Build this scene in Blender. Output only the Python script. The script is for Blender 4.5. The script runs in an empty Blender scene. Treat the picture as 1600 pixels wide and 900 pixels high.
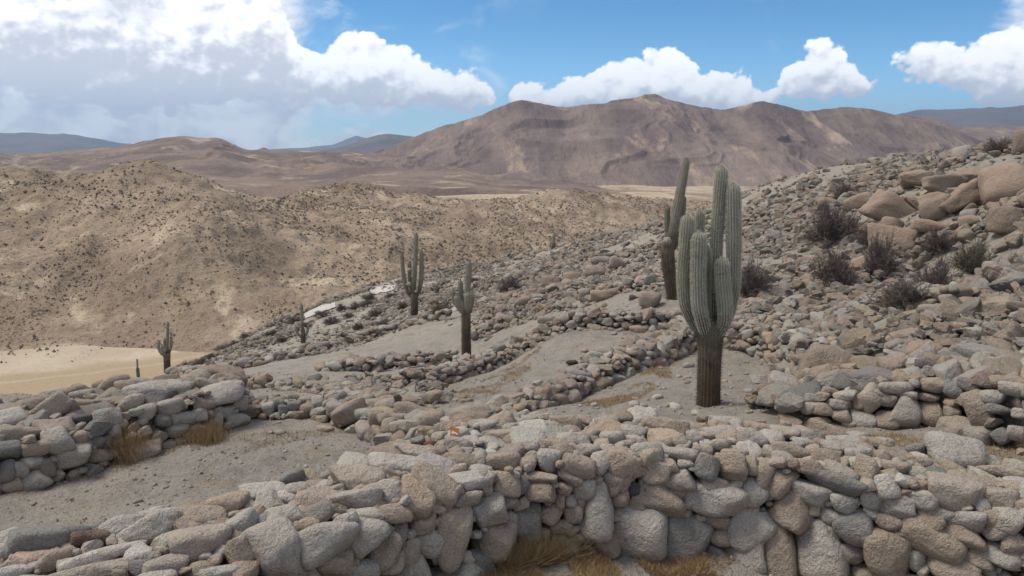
import bpy, math, random
import numpy as np
from mathutils import Vector, Matrix, Euler

rng = np.random.default_rng(7)
random.seed(7)
S = bpy.context.scene
COL = S.collection

# ------------------------------------------------------------------ camera
F = 1256.0                       # focal length in photograph pixels (1600 wide)
PITCH = math.radians(10.6)
CAMZ = 3.2
cam_d = bpy.data.cameras.new('camera')
cam_d.sensor_width = 36
cam_d.lens = 36 * F / 1600
cam_d.clip_start = 0.1
cam_d.clip_end = 90000
cam = bpy.data.objects.new('camera', cam_d)
COL.objects.link(cam)
cam.location = (0, 0, CAMZ)
cam.rotation_euler = (math.radians(90) - PITCH, 0, 0)
S.camera = cam

# ------------------------------------------------------------------ sun, exposure
SUN_EL, SUN_AZ = math.radians(58), math.radians(-75)      # azimuth from +Y (view direction), negative = left
SUN_STRENGTH, SUN_ANGLE = 1.5, math.radians(22)
sun_d = bpy.data.lights.new('sun', 'SUN')
sun_d.energy = SUN_STRENGTH
sun_d.angle = SUN_ANGLE
sun_d.color = (1.0, 0.93, 0.82)
sun = bpy.data.objects.new('sun', sun_d)
COL.objects.link(sun)
sdir = Vector((math.sin(SUN_AZ) * math.cos(SUN_EL), math.cos(SUN_AZ) * math.cos(SUN_EL), math.sin(SUN_EL)))
sun.rotation_euler = (-sdir).to_track_quat('-Z', 'Y').to_euler()
sun.location = (0, 0, 50)
S.view_settings.view_transform = 'Standard'
S.view_settings.look = 'None'
S.view_settings.exposure = 1.2
S.view_settings.gamma = 1.0
S.view_settings.use_curve_mapping = False

# ------------------------------------------------------------------ node helper
class G:
    """tiny expression helper for node trees"""
    def __init__(s, nt): s.nt = nt; s.N = nt.nodes; s.L = nt.links
    def node(s, t, **k):
        n = s.N.new(t)
        for a, b in k.items(): setattr(n, a, b)
        return n
    def put(s, sock, v):
        if isinstance(v, bpy.types.NodeSocket): s.L.new(v, sock)
        elif isinstance(v, (tuple, list)):
            sock.default_value = tuple(v) + ((1,) if len(v) == 3 and len(sock.default_value) == 4 else ())
        else: sock.default_value = v
    def m(s, op, *a, clamp=False):
        n = s.node('ShaderNodeMath', operation=op, use_clamp=clamp)
        for i, v in enumerate(a): s.put(n.inputs[i], v)
        return n.outputs[0]
    def vm(s, op, *a):
        n = s.node('ShaderNodeVectorMath', operation=op)
        for i, v in enumerate(a): s.put(n.inputs[i], v)
        return n.outputs['Value'] if op in ('DOT_PRODUCT', 'LENGTH', 'DISTANCE') else n.outputs[0]
    def mix(s, f, a, b, mode='MIX'):
        n = s.node('ShaderNodeMix', data_type='RGBA', blend_type=mode)
        s.put(n.inputs[0], f); s.put(n.inputs[6], a); s.put(n.inputs[7], b)
        return n.outputs[2]
    def noise(s, vec, scale, detail=4, rough=.5, dist=0.0, w=None):
        n = s.node('ShaderNodeTexNoise', noise_dimensions='3D')
        s.put(n.inputs['Vector'], vec); n.inputs['Scale'].default_value = scale
        n.inputs['Detail'].default_value = detail; n.inputs['Roughness'].default_value = rough
        n.inputs['Distortion'].default_value = dist
        return n.outputs['Fac']
    def vor(s, vec, scale, feat='F1', out='Distance', smooth=None):
        n = s.node('ShaderNodeTexVoronoi', feature=feat)
        s.put(n.inputs['Vector'], vec); n.inputs['Scale'].default_value = scale
        if smooth is not None: n.inputs['Smoothness'].default_value = smooth
        return n.outputs[out]
    def ss(s, x, a, b):          # smoothstep
        n = s.node('ShaderNodeMapRange', interpolation_type='SMOOTHSTEP')
        s.put(n.inputs[0], x); n.inputs[1].default_value = a; n.inputs[2].default_value = b
        n.inputs[3].default_value = 0; n.inputs[4].default_value = 1
        return n.outputs[0]
    def lin(s, x, a, b, c=0, d=1):
        n = s.node('ShaderNodeMapRange')
        s.put(n.inputs[0], x); n.inputs[1].default_value = a; n.inputs[2].default_value = b
        n.inputs[3].default_value = c; n.inputs[4].default_value = d
        return n.outputs[0]
    def xyz(s, v):
        n = s.node('ShaderNodeSeparateXYZ'); s.put(n.inputs[0], v); return n.outputs
    def comb(s, x, y, z):
        n = s.node('ShaderNodeCombineXYZ')
        for i, v in enumerate((x, y, z)): s.put(n.inputs[i], v)
        return n.outputs[0]

def px_ray(px, py):
    u, v = (px - 800) / F, (450 - py) / F
    cp, sp = math.cos(PITCH), math.sin(PITCH)
    return np.array([u, cp + v * sp, -sp + v * cp])

def at(px, py, Y):
    """world point on the sight line of a photograph pixel at forward distance Y"""
    d = px_ray(px, py)
    return np.array([0, 0, CAMZ]) + d * (Y / d[1])

def px_ang(px, py):
    d = px_ray(px, py); d = d / np.linalg.norm(d)
    return math.degrees(math.atan2(d[0], d[1])), math.degrees(math.asin(d[2]))

# ------------------------------------------------------------------ world: sky with clouds
W = bpy.data.worlds.new('World')
S.world = W
W.use_nodes = True
W.node_tree.nodes.clear()
g = G(W.node_tree)
sky = g.node('ShaderNodeTexSky', sky_type='NISHITA')
sky.sun_disc = False
sky.sun_elevation = SUN_EL
sky.sun_rotation = SUN_AZ
sky.altitude = 3000
sky.air_density = 1.0
sky.dust_density = 0.6
sky.ozone_density = 1.6
SKY_STRENGTH = 0.070
tc = g.node('ShaderNodeTexCoord')
dx, dy, dz = g.xyz(tc.outputs['Generated'])
AZ = g.m('DEGREES', g.m('ARCTAN2', dx, dy))
EL = g.m('DEGREES', g.m('ARCSINE', dz))

def curve(x01, rows):
    """float curve through (x, y) rows, both 0..1"""
    n = g.node('ShaderNodeFloatCurve'); c = n.mapping.curves[0]
    rows = sorted(rows)
    c.points[0].location = rows[0]; c.points[1].location = rows[-1]
    for q in rows[1:-1]: c.points.new(*q)
    for p in c.points: p.handle_type = 'AUTO_CLAMPED'
    n.mapping.use_clip = True; n.mapping.update()
    g.put(n.inputs['Value'], x01)
    return n.outputs[0]
ESC = 28.0
def rows_el(pts): return [((px_ang(a, b)[0] + 60) / 120, (px_ang(a, b)[1] + 4) / ESC) for a, b in pts]
TOPB = [(-600, 100, 150), (-420, -30, 170), (-250, -40, 165), (-120, -40, 170), (0, -50, 152), (50, -50, 156), (120, -40, 168), (200, -40, 182), (280, -30, 178), (340, -25, 168), (400, -15, 160), (436, 0, 158), (452, 30, 160), (470, 62, 164), (490, 74, 166), (520, 62, 168),
        (560, 50, 170), (600, 58, 172), (640, 72, 173), (660, 86, 174), (700, 104, 175), (735, 106, 175), (762, 122, 174), (778, 145, 165), (786, 160, 150), (796, 132, 168), (830, 120, 190), (870, 120, 190), (910, 110, 190), (950, 98, 190), (985, 88, 190), (1015, 76, 190), (1040, 64, 190),
        (1066, 76, 190), (1088, 98, 190), (1102, 116, 190), (1150, 112, 190), (1172, 110, 184), (1188, 130, 178), (1210, 122, 172), (1232, 94, 164), (1262, 74, 158), (1290, 64, 154), (1318, 78, 152), (1345, 106, 150), (1360, 128, 144), (1368, 150, 120), (1378, 92, 110), (1405, 80, 118), (1440, 60, 132),
        (1500, 62, 148), (1540, 44, 170), (1600, 36, 172), (1700, 28, 175), (1850, 60, 165), (1950, 120, 120), (2200, 60, 170)]
LOWT = [(-600, 200), (-200, 180), (0, 176), (40, 172), (90, 180), (130, 196), (170, 214), (260, 222), (440, 224), (480, 216), (520, 204), (545, 196), (580, 192), (610, 204), (640, 222), (700, 240), (2200, 240)]
AZ01 = g.m('MULTIPLY', g.m('ADD', AZ, 60), 1 / 120)
top_ = g.m('SUBTRACT', g.m('MULTIPLY', curve(AZ01, rows_el([(a, b) for a, b, c in TOPB])), ESC), 4)
base_ = g.m('SUBTRACT', g.m('MULTIPLY', curve(AZ01, rows_el([(a, c) for a, b, c in TOPB])), ESC), 4)
low_ = g.m('SUBTRACT', g.m('MULTIPLY', curve(AZ01, rows_el(LOWT)), ESC), 4)

def puff(u, v):
    p = g.comb(u, g.m('MULTIPLY', v, 1.2), 0.0)
    n1 = g.noise(p, 0.42, 8, 0.6, 0.15)
    vv = g.vor(p, 0.75, 'SMOOTH_F1', smooth=.35)
    v2 = g.vor(g.vm('ADD', p, (3.1, 5.7, 0.0)), 2.1, 'SMOOTH_F1', smooth=.3)
    q = g.m('ADD', g.m('MULTIPLY', g.m('SUBTRACT', n1, .5), 4.2), g.m('MULTIPLY', g.m('SUBTRACT', .42, vv), 1.3))
    return g.m('ADD', q, g.m('MULTIPLY', g.m('SUBTRACT', .42, v2), .6))
p0 = puff(AZ, EL); p1 = puff(g.m('SUBTRACT', AZ, 0.3), g.m('ADD', EL, 0.55))
fc = g.m('ADD', g.m('MINIMUM', g.m('SUBTRACT', top_, EL), g.m('MULTIPLY', g.m('SUBTRACT', EL, base_), .9)), g.m('MULTIPLY', p0, .62))
fl = g.m('ADD', g.m('SUBTRACT', low_, EL), g.m('MULTIPLY', p0, .35))
# beyond the stretch of sky the photograph shows the same kind of broken cloud goes on
o_ = g.m('MAXIMUM', g.ss(g.m('ABSOLUTE', AZ), 38, 52), g.ss(EL, 12, 22))
gn = g.noise(tc.outputs['Generated'], 2.2, 5, .55)
gen = g.m('MULTIPLY', g.m('SUBTRACT', gn, .47), 9.0)
inn = g.m('SUBTRACT', 1.0, o_)
vn0 = g.noise(g.comb(AZ, g.m('MULTIPLY', EL, 1.9), 12.0), 0.16, 5, .55, .3)
f0 = g.m('ADD', g.m('MULTIPLY', fc, inn), g.m('MULTIPLY', gen, o_))
cum_a = g.ss(f0, -0.02, 0.30)
h01 = g.m('DIVIDE', g.m('SUBTRACT', EL, base_), g.m('MAXIMUM', g.m('SUBTRACT', top_, base_), .6), clamp=True)
h01 = g.m('ADD', g.m('MULTIPLY', h01, inn), g.m('MULTIPLY', o_, .16))
lit = g.m('ADD', g.m('ADD', 0.06, g.m('MULTIPLY', g.ss(h01, 0.08, .75), 0.82)), g.m('MULTIPLY', g.m('SUBTRACT', p0, p1), 0.36), clamp=True)
big_ = g.m('MULTIPLY', g.ss(AZ, -13, -17), g.m('SUBTRACT', vn0, .5))
lit = g.m('ADD', g.m('SUBTRACT', lit, g.m('MULTIPLY', g.ss(AZ, -13, -17), .2)), g.m('MULTIPLY', big_, 2.2), clamp=True)
cum_c = g.mix(g.ss(lit, 0.08, 0.85), (0.325, 0.34, 0.38), (0.62, 0.62, 0.62))
low_a = g.m('MULTIPLY', g.m('MULTIPLY', g.ss(fl, 0, 0.7), .8), inn)
low_c = g.mix(g.ss(g.m('SUBTRACT', p0, p1), -.6, .8), (0.38, 0.40, 0.43), (0.58, 0.58, 0.58))
vc = curve(AZ01, [((px_ang(a, 100)[0] + 60) / 120, b) for a, b in [(-600, .7), (-200, .95), (100, 1), (380, .95), (440, .78), (480, .42), (520, .2), (640, .16), (760, .1), (800, 0), (1300, 0), (1480, .06), (1560, .34), (1650, .6), (1900, .5), (2200, .6)]])
vband = g.m('MULTIPLY', g.m('MULTIPLY', g.ss(EL, 4.6, 2.4), g.ss(AZ, 2.5, -6)), .42)
vn = g.noise(g.comb(AZ, g.m('MULTIPLY', EL, 1.8), 7.0), 0.2, 7, .64, .5)
vf = g.m('ADD', g.m('ADD', vc, vband), g.m('MULTIPLY', g.m('SUBTRACT', vn, .5), 1.6))
vf = g.m('SUBTRACT', vf, g.m('MULTIPLY', g.ss(EL, 2.6, .4), .42))
veil_a = g.m('MULTIPLY', g.m('MULTIPLY', g.ss(vf, 0.12, 0.85), 0.93), inn)
vn2 = g.noise(g.comb(AZ, g.m('MULTIPLY', EL, 1.5), 3.0), 0.2, 7, .6, .4)
vl = g.m('ADD', g.m('MULTIPLY', vn2, 1.15), g.m('MULTIPLY', g.m('SUBTRACT', p0, p1), .09))
veil_c = g.mix(g.ss(vl, .42, .68), (0.335, 0.35, 0.39), (0.55, 0.555, 0.56))
tint = g.mix(g.ss(EL, 0.0, 9.0), (SKY_STRENGTH * .56, SKY_STRENGTH * .88, SKY_STRENGTH * 1.08), (SKY_STRENGTH * .28, SKY_STRENGTH * .62, SKY_STRENGTH * .80))
skyc = g.mix(1.0, sky.outputs[0], tint, 'MULTIPLY')
c1 = g.mix(low_a, g.mix(veil_a, skyc, veil_c), low_c)
c2 = g.mix(g.m('MULTIPLY', cum_a, 0.95), c1, cum_c)
low = g.ss(EL, -7, -3)
c3 = g.mix(low, (0.30, 0.27, 0.24), c2)
bg = g.node('ShaderNodeBackground')
g.put(bg.inputs[0], c3)
bg.inputs[1].default_value = 1.0
wo = g.node('ShaderNodeOutputWorld')
g.L.new(bg.outputs[0], wo.inputs[0])
W.cycles.sampling_method = 'MANUAL'
W.cycles.sample_map_resolution = 512

# ------------------------------------------------------------------ numpy noise
def _h(ix, iy, iz, seed):
    n = (ix.astype(np.int64) * 374761393 + iy.astype(np.int64) * 668265263 + iz.astype(np.int64) * 2147483647 + seed * 1274126177) & 0xffffffff
    n = ((n ^ (n >> 13)) * 1274126177) & 0xffffffff
    n = n ^ (n >> 16)
    return (n & 0xffff) / 65535.0
def vnoise(x, y, z=None, seed=0):
    x = np.asarray(x, float); y = np.asarray(y, float)
    z = np.zeros_like(x) if z is None else np.asarray(z, float)
    ix, iy, iz = np.floor(x), np.floor(y), np.floor(z)
    fx, fy, fz = x - ix, y - iy, z - iz
    fx, fy, fz = [f * f * f * (f * (f * 6 - 15) + 10) for f in (fx, fy, fz)]
    r = 0
    for a in (0, 1):
        for b in (0, 1):
            for c in (0, 1):
                w = (fx if a else 1 - fx) * (fy if b else 1 - fy) * (fz if c else 1 - fz)
                r = r + w * _h(ix + a, iy + b, iz + c, seed)
    return r * 2 - 1
def fbm(x, y, z=None, oct=5, seed=0, gain=.5):
    r, a, f = 0, 1.0, 1.0
    for o in range(oct):
        r = r + a * vnoise(x * f, y * f, None if z is None else z * f, seed + o * 17)
        a *= gain; f *= 2.03
    return r
def ridged(x, y, oct=5, seed=0, gain=.5):
    r, a, f = 0, 1.0, 1.0
    for o in range(oct):
        r = r + a * (1 - 2 * np.abs(vnoise(x * f, y * f, None, seed + o * 17)))
        a *= gain; f *= 2.07
    return r

# ------------------------------------------------------------------ mesh helpers
def new_mesh(name, V, T, cols=None, smooth=True, mat=None):
    me = bpy.data.meshes.new(name)
    V = np.ascontiguousarray(V, np.float32); T = np.ascontiguousarray(T, np.int32)
    k = T.shape[1]
    me.vertices.add(len(V)); me.vertices.foreach_set('co', V.ravel())
    me.loops.add(T.size); me.loops.foreach_set('vertex_index', T.ravel())
    me.polygons.add(len(T))
    me.polygons.foreach_set('loop_start', np.arange(0, T.size, k, dtype=np.int32))
    me.polygons.foreach_set('loop_total', np.full(len(T), k, np.int32))
    me.polygons.foreach_set('use_smooth', np.full(len(T), smooth, bool))
    me.update(calc_edges=True)
    if cols is not None:
        a = me.color_attributes.new('tint', 'FLOAT_COLOR', 'POINT')
        c = np.ones((len(V), 4), np.float32); c[:, :3] = cols
        a.data.foreach_set('color', c.ravel())
    if mat: me.materials.append(mat)
    return me

def link(name, data, parent=None, kind=None, label=None, cat=None, group=None, loc=None):
    o = bpy.data.objects.new(name, data)
    COL.objects.link(o)
    if parent: o.parent = parent
    if loc is not None: o.location = loc
    if kind: o['kind'] = kind
    if label: o['label'] = label
    if cat: o['category'] = cat
    if group: o['group'] = group
    return o

def grid_faces(nu, nv):
    i = np.arange(nu - 1)[:, None] * nv + np.arange(nv - 1)[None, :]
    i = i.ravel()
    return np.stack([i, i + nv, i + nv + 1, i + 1], 1)

def ico(sub):
    import bmesh
    bm = bmesh.new(); bmesh.ops.create_icosphere(bm, subdivisions=sub, radius=1)
    V = np.array([v.co[:] for v in bm.verts]); T = np.array([[v.index for v in f.verts] for f in bm.faces])
    bm.free(); return V, T
ICO = {s: ico(s) for s in (1, 2, 3, 4, 5)}     # blender: 1 = 20 faces, 5 = 5120

# ------------------------------------------------------------------ materials
def mat(name, build, rough=.95):
    m = bpy.data.materials.new(name); m.use_nodes = True
    g = G(m.node_tree); g.N.clear()
    out = g.node('ShaderNodeOutputMaterial'); b = g.node('ShaderNodeBsdfPrincipled')
    b.inputs['Roughness'].default_value = rough
    b.inputs['Specular IOR Level'].default_value = .2
    g.L.new(b.outputs[0], out.inputs[0])
    build(g, b)
    return m
def bump(g, b, h, strength, dist):
    n = g.node('ShaderNodeBump'); n.inputs['Strength'].default_value = strength; n.inputs['Distance'].default_value = dist
    g.L.new(h, n.inputs['Height']); g.L.new(n.outputs[0], b.inputs['Normal'])

def rock_build(src):
    def f(g, b):
        P = g.node('ShaderNodeNewGeometry').outputs['Position']
        if src == 'obj': base = g.node('ShaderNodeObjectInfo').outputs['Color']
        else: base = g.node('ShaderNodeVertexColor', layer_name='tint').outputs[0]
        n1 = g.noise(P, 2.6, 5, .6); n2 = g.noise(P, 11, 5, .65); sp = g.noise(P, 95, 2, .7); n4 = g.noise(P, 38, 3, .6)
        c = g.mix(g.ss(n1, .38, .66), base, g.mix(.35, base, (0.28, 0.21, 0.155), 'MIX'))
        c = g.mix(g.m('MULTIPLY', g.ss(n2, .52, .72), .5), c, g.mix(1.0, c, (0.55, 0.54, 0.53), 'MULTIPLY'))
        c = g.mix(g.m('MULTIPLY', g.ss(sp, .53, .66), .45), c, g.mix(1.0, c, (0.38, 0.37, 0.36), 'MULTIPLY'))
        c = g.mix(g.m('MULTIPLY', g.ss(sp, .46, .33), .45), c, g.mix(1.0, c, (1.6, 1.57, 1.52), 'MULTIPLY'))
        g.put(b.inputs['Base Color'], c)
        h = g.m('ADD', g.m('MULTIPLY', n2, .9), g.m('ADD', g.m('MULTIPLY', n4, .35), g.m('MULTIPLY', sp, .16)))
        bump(g, b, h, .9, .055)
    return f
M_ROCK = mat('rock', rock_build('obj'))
M_ROCKV = mat('rock_rubble', rock_build('attr'))

def soil_build(g, b):
    P = g.node('ShaderNodeNewGeometry').outputs['Position']
    n1 = g.noise(P, .35, 5, .6); n2 = g.noise(P, 2.2, 6, .65); n3 = g.noise(P, 30, 4, .7); n5 = g.noise(P, 120, 2, .7)
    c = g.mix(g.ss(n1, .35, .65), (0.365, 0.33, 0.283), (0.42, 0.365, 0.30))
    c = g.mix(g.m('MULTIPLY', g.ss(n2, .45, .7), .55), c, (0.225, 0.19, 0.16))
    c = g.mix(g.m('MULTIPLY', g.ss(n3, .48, .68), .65), c, (0.17, 0.145, 0.12))
    n6 = g.noise(g.vm('ADD', P, (5, 3, 9)), 9, 5, .7)
    c = g.mix(g.m('MULTIPLY', g.ss(n6, .5, .68), .45), c, (0.20, 0.165, 0.13))
    c = g.mix(g.m('MULTIPLY', g.ss(n5, .55, .75), .4), c, (0.42, 0.38, 0.33))
    straw = g.vm('ADD', P, (40, 11, 3))
    c = g.mix(g.m('MULTIPLY', g.ss(g.noise(straw, 1.1, 6, .7), .54, .7), .5), c, (0.37, 0.26, 0.125))
    g.put(b.inputs['Base Color'], c)
    bump(g, b, g.m('ADD', g.m('MULTIPLY', g.m('ADD', n2, g.m('MULTIPLY', n6, .5)), 1.5), g.m('ADD', g.m('MULTIPLY', n3, .5), g.m('MULTIPLY', n5, .16))), 1.0, .08)
M_SOIL = mat('soil', soil_build)

# ------------------------------------------------------------------ hillside terrain
pts = []
def cp(px, py, Y): pts.append(at(px, py, Y))
for w in [(0, 3, .1), (0, 5.4, .13), (1.2, 5.5, .1), (0, 4.6, .1), (2, 4.5, 0), (4, 3.5, .1), (-1, 3.5, .25), (-2.2, 2, .8), (0, 0, 1.5), (2, 1, 1.3), (-5, 0, 1.1), (5, 0, 1.6), (8, 4, .8),
          (0, -10, 2.5), (-15, -8, .5), (15, -8, 5), (-9, 6, -.6), (-14, 9, -2.2)]:
    pts.append(np.array(w, float))
def flat(px, py, z):
    d = px_ray(px, py); Y = (z - CAMZ) / d[2] * d[1]; cp(px, py, Y)
for q in [(100, 800), (300, 720), (600, 680), (20, 790), (380, 665), (450, 655), (550, 740), (-150, 800), (250, 780), (480, 700)]: flat(*q, -.6)
for q in [(1105, 632, 10), (1000, 600, 11.5), (1180, 590, 11.5), (1080, 545, 14.5), (900, 645, 9.7), (870, 632, 10.9), (1000, 580, 12.6), (1080, 540, 14.7),
          (780, 625, 13), (850, 600, 14.5), (950, 560, 15.5), (950, 530, 17), (1040, 523, 17), (870, 523, 18.3), (690, 600, 17.5), (760, 580, 18.3), (840, 545, 18.6),
          (480, 610, 16), (560, 630, 13), (430, 590, 20), (560, 590, 20), (640, 577, 22.5), (728, 560, 24), (270, 590, 30), (400, 575, 28), (520, 545, 30),
          (620, 518, 31), (700, 500, 30), (600, 545, 27), (450, 572, 26), (350, 600, 22), (300, 620, 19), (400, 530, 40), (560, 490, 45), (700, 450, 45),
          (600, 470, 50), (800, 430, 42), (780, 500, 27), (860, 460, 27), (950, 465, 22.5), (920, 410, 38), (1000, 430, 28), (1048, 465, 20), (1040, 490, 18.6),
          (1130, 550, 14), (1240, 580, 12.3), (1280, 605, 11), (1200, 530, 14.8), (1150, 520, 15.5), (1300, 520, 13), (1300, 560, 11.6), (1350, 620, 9.3),
          (1400, 670, 8), (1550, 690, 7.4), (1450, 690, 7.3), (1500, 550, 10.5), (1590, 560, 9.8), (1300, 450, 18), (1500, 400, 18), (1400, 330, 24),
          (1200, 450, 19), (1150, 400, 26), (1250, 350, 28), (1100, 380, 35), (1500, 300, 22), (1590, 330, 17.5), (1600, 450, 13), (1400, 480, 14.5),
          (1590, 242, 26), (0, 640, 14), (150, 610, 24), (0, 618, 18), (-300, 640, 14), (-300, 600, 22), (1900, 600, 8), (1900, 400, 14), (1900, 250, 22),
          (280, 582, 40), (400, 524, 48), (455, 497, 51), (500, 476, 54), (550, 460, 57), (600, 444, 60), (670, 430, 61), (750, 416, 60), (860, 392, 52), (1030, 352, 45), (1200, 294, 38), (1400, 258, 32), (1560, 236, 28)]:
    cp(*q)
CP = np.array(pts)
C0 = 1.2
def _phi(a, b): return np.sqrt(((a[:, None, :] - b[None]) ** 2).sum(-1) + C0 * C0)
_n = len(CP)
_A = np.zeros((_n + 3, _n + 3)); _A[:_n, :_n] = _phi(CP[:, :2], CP[:, :2]) + np.eye(_n) * -.02
_A[:_n, _n] = _A[_n, :_n] = 1; _A[:_n, _n + 1:] = CP[:, :2]; _A[_n + 1:, :_n] = CP[:, :2].T
_w = np.linalg.solve(_A, np.concatenate([CP[:, 2], [0, 0, 0]]))
RPX = np.array([-900, -300, 0, 150, 280, 400, 600, 750, 860, 1030, 1200, 1400, 1560, 1900, 3000])
RY = np.array([10, 14, 19, 27, 41, 50, 62, 62, 54, 47, 40, 34, 29, 24, 15])
def ground(X, Y, detail=True):
    X = np.atleast_1d(np.asarray(X, float)); Y = np.atleast_1d(np.asarray(Y, float))
    out = np.empty(len(X))
    for a in range(0, len(X), 20000):
        q = np.stack([X[a:a + 20000], Y[a:a + 20000]], 1)
        out[a:a + 20000] = _phi(q, CP[:, :2]) @ _w[:_n] + _w[_n] + q @ _w[_n + 1:]
    pxx = 800 + 1.04 * F * X / np.maximum(Y, .5)
    R = np.interp(pxx, RPX, RY)
    e = np.maximum(Y - R, 0)
    out = out - np.where(e > 0, .035 * e * e, 0)
    if detail:
        out = out + .05 * fbm(X * .9, Y * .9, oct=4, seed=3) + .02 * fbm(X * 4, Y * 4, oct=2, seed=9)
        far = np.clip((Y - 20) / 25, 0, 1)
        out = out + far * .25 * fbm(X * .25, Y * .25, oct=3, seed=5)
    return np.maximum(out, -84)
def gz(x, y): return float(ground(x, y)[0])

def hit(px, py, env=None, lo=1.5, hi=130):
    d = px_ray(px, py); d = d / d[1]
    Y = np.geomspace(lo, hi, 1400)
    P = np.array([0, 0, CAMZ])[None] + d[None] * Y[:, None]
    h = (env or (lambda p: ground(p[:, 0], p[:, 1])))(P)
    w = np.where(P[:, 2] < h)[0]
    if len(w) == 0: return None
    return P[w[0]]

def proj(P):
    P = np.atleast_2d(P); cpn, spn = math.cos(PITCH), math.sin(PITCH)
    x, y, z = P[:, 0], P[:, 1], P[:, 2] - CAMZ
    dep = y * cpn - z * spn; up = y * spn + z * cpn
    return np.stack([800 + F * x / dep, 450 - F * up / dep, dep], 1)

na, nr = 420, 340
az = np.radians(np.linspace(-62, 62, na)); rr = np.geomspace(.6, 150, nr)
A_, R_ = np.meshgrid(az, rr, indexing='ij')
X_, Y_ = (R_ * np.sin(A_)).ravel(), (R_ * np.cos(A_) - .4).ravel()
V_ = np.stack([X_, Y_, ground(X_, Y_)], 1)
link('hillside_ground', new_mesh('hillside_ground', V_, grid_faces(na, nr), mat=M_SOIL), kind='structure')

# ------------------------------------------------------------------ far land
def hill_build(c_lo, c_hi, c_sand, sc, speck=1.0, sand=(.56, .7), stretch=(1, 1, 1)):
    def f(g, b):
        P = g.vm('MULTIPLY', g.node('ShaderNodeNewGeometry').outputs['Position'], stretch)
        n1 = g.noise(P, sc, 7, .62); n2 = g.noise(P, sc * 9, 5, .7); n3 = g.noise(g.vm('ADD', P, (77, 13, 5)), sc * 1.7, 6, .6, .5)
        n4 = g.noise(P, sc * 45, 3, .7)
        c = g.mix(g.ss(n1, .36, .64), c_lo, c_hi)
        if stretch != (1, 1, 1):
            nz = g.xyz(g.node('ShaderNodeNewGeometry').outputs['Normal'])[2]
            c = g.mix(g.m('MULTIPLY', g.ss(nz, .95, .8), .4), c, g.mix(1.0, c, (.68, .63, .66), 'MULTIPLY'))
        c = g.mix(g.ss(n3, *sand), c, c_sand)
        c = g.mix(g.m('MULTIPLY', g.ss(n2, .5, .66), .6 * speck), c, g.mix(1.0, c, (.45, .43, .42), 'MULTIPLY'))
        c = g.mix(g.m('MULTIPLY', g.ss(n4, .54, .66), .6 * speck), c, g.mix(1.0, c, (.42, .4, .38), 'MULTIPLY'))
        g.put(b.inputs['Base Color'], c)
        bump(g, b, g.m('ADD', n2, g.m('MULTIPLY', n4, .3)), .8, .06 / sc)
    return f

M_HILL = mat('hill', hill_build((.26, .192, .132), (.39, .295, .205), (.50, .40, .28), .02, 1.0, (.53, .68)))
opp = []
for q in [(-300, 600, 285), (-150, 590, 290), (0, 556, 302), (75, 533, 314), (180, 536, 314), (330, 546, 306), (450, 552, 302), (600, 560, 300), (900, 520, 330), (1200, 480, 370),
          (0, 267, 500), (60, 276, 505), (130, 283, 520), (175, 268, 495), (215, 260, 490), (250, 263, 490), (290, 275, 500), (340, 292, 510), (385, 307, 530), (440, 318, 570),
          (500, 300, 640), (545, 290, 650), (590, 297, 670), (640, 306, 700), (700, 318, 730), (760, 322, 740), (805, 310, 710), (860, 296, 700), (910, 300, 720), (960, 308, 760), (1030, 316, 780), (1150, 322, 800),
          (-150, 268, 500), (-300, 260, 500),
          (330, 335, 405), (300, 380, 375), (400, 350, 430), (235, 345, 430), (150, 400, 385), (50, 350, 425), (0, 410, 375), (200, 430, 355), (100, 470, 345), (270, 470, 340), (350, 470, 338),
          (450, 345, 490), (520, 335, 540), (600, 330, 580), (700, 375, 500), (640, 420, 430), (560, 430, 395), (480, 450, 370), (430, 420, 390), (740, 392, 490), (850, 340, 610), (950, 345, 650), (800, 370, 540),
          (560, 370, 470), (650, 350, 540), (1050, 360, 640)]:
    opp.append(at(*q))
OP = np.array(opp); OC = 12.0
def _phi2(a, b): return np.sqrt(((a[:, None, :] - b[None]) ** 2).sum(-1) + OC * OC)
_m = len(OP); _B = np.zeros((_m + 3, _m + 3)); _B[:_m, :_m] = _phi2(OP[:, :2], OP[:, :2])
_B[:_m, _m] = _B[_m, :_m] = 1; _B[:_m, _m + 1:] = OP[:, :2]; _B[_m + 1:, :_m] = OP[:, :2].T
_w2 = np.linalg.solve(_B, np.concatenate([OP[:, 2], [0, 0, 0]]))
CRX = np.array([-600, -300, 0, 130, 215, 290, 385, 440, 545, 640, 760, 860, 960, 1030, 1300, 2000])
CRY = np.array([510, 510, 510, 528, 500, 508, 538, 580, 660, 710, 750, 712, 770, 790, 820, 850])
VALZ = -79.5
def opp_z(X, Y):
    out = np.empty(len(X))
    for a in range(0, len(X), 20000):
        q = np.stack([X[a:a + 20000], Y[a:a + 20000]], 1)
        out[a:a + 20000] = _phi2(q, OP[:, :2]) @ _w2[:_m] + _w2[_m] + q @ _w2[_m + 1:]
    e = np.maximum(Y - np.interp(800 + 1.02 * F * X / Y, CRX, CRY), 0)
    out = out - .0022 * e * e
    up = np.clip((out - VALZ) / 14, 0, 1)
    out = out + up * (2.6 * (ridged(X / 46 + .3 * fbm(X / 60, Y / 60, oct=2, seed=4), Y / 90, 5, 21, .5) - .55) + 1.5 * fbm(X / 8, Y / 8, oct=5, seed=31))
    return np.maximum(out, -110)
na, nr = 620, 330
az = np.radians(np.linspace(-50, 40, na)); rr = np.linspace(270, 1000, nr)
A_, R_ = np.meshgrid(np.tan(az), rr, indexing='ij')
X_, Y_ = (R_ * A_).ravel(), R_.ravel()
V_ = np.stack([X_, Y_, opp_z(X_, Y_)], 1)
OPPV = V_
link('valley_hills', new_mesh('valley_hills', V_, grid_faces(na, nr), mat=M_HILL), kind='structure')

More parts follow.
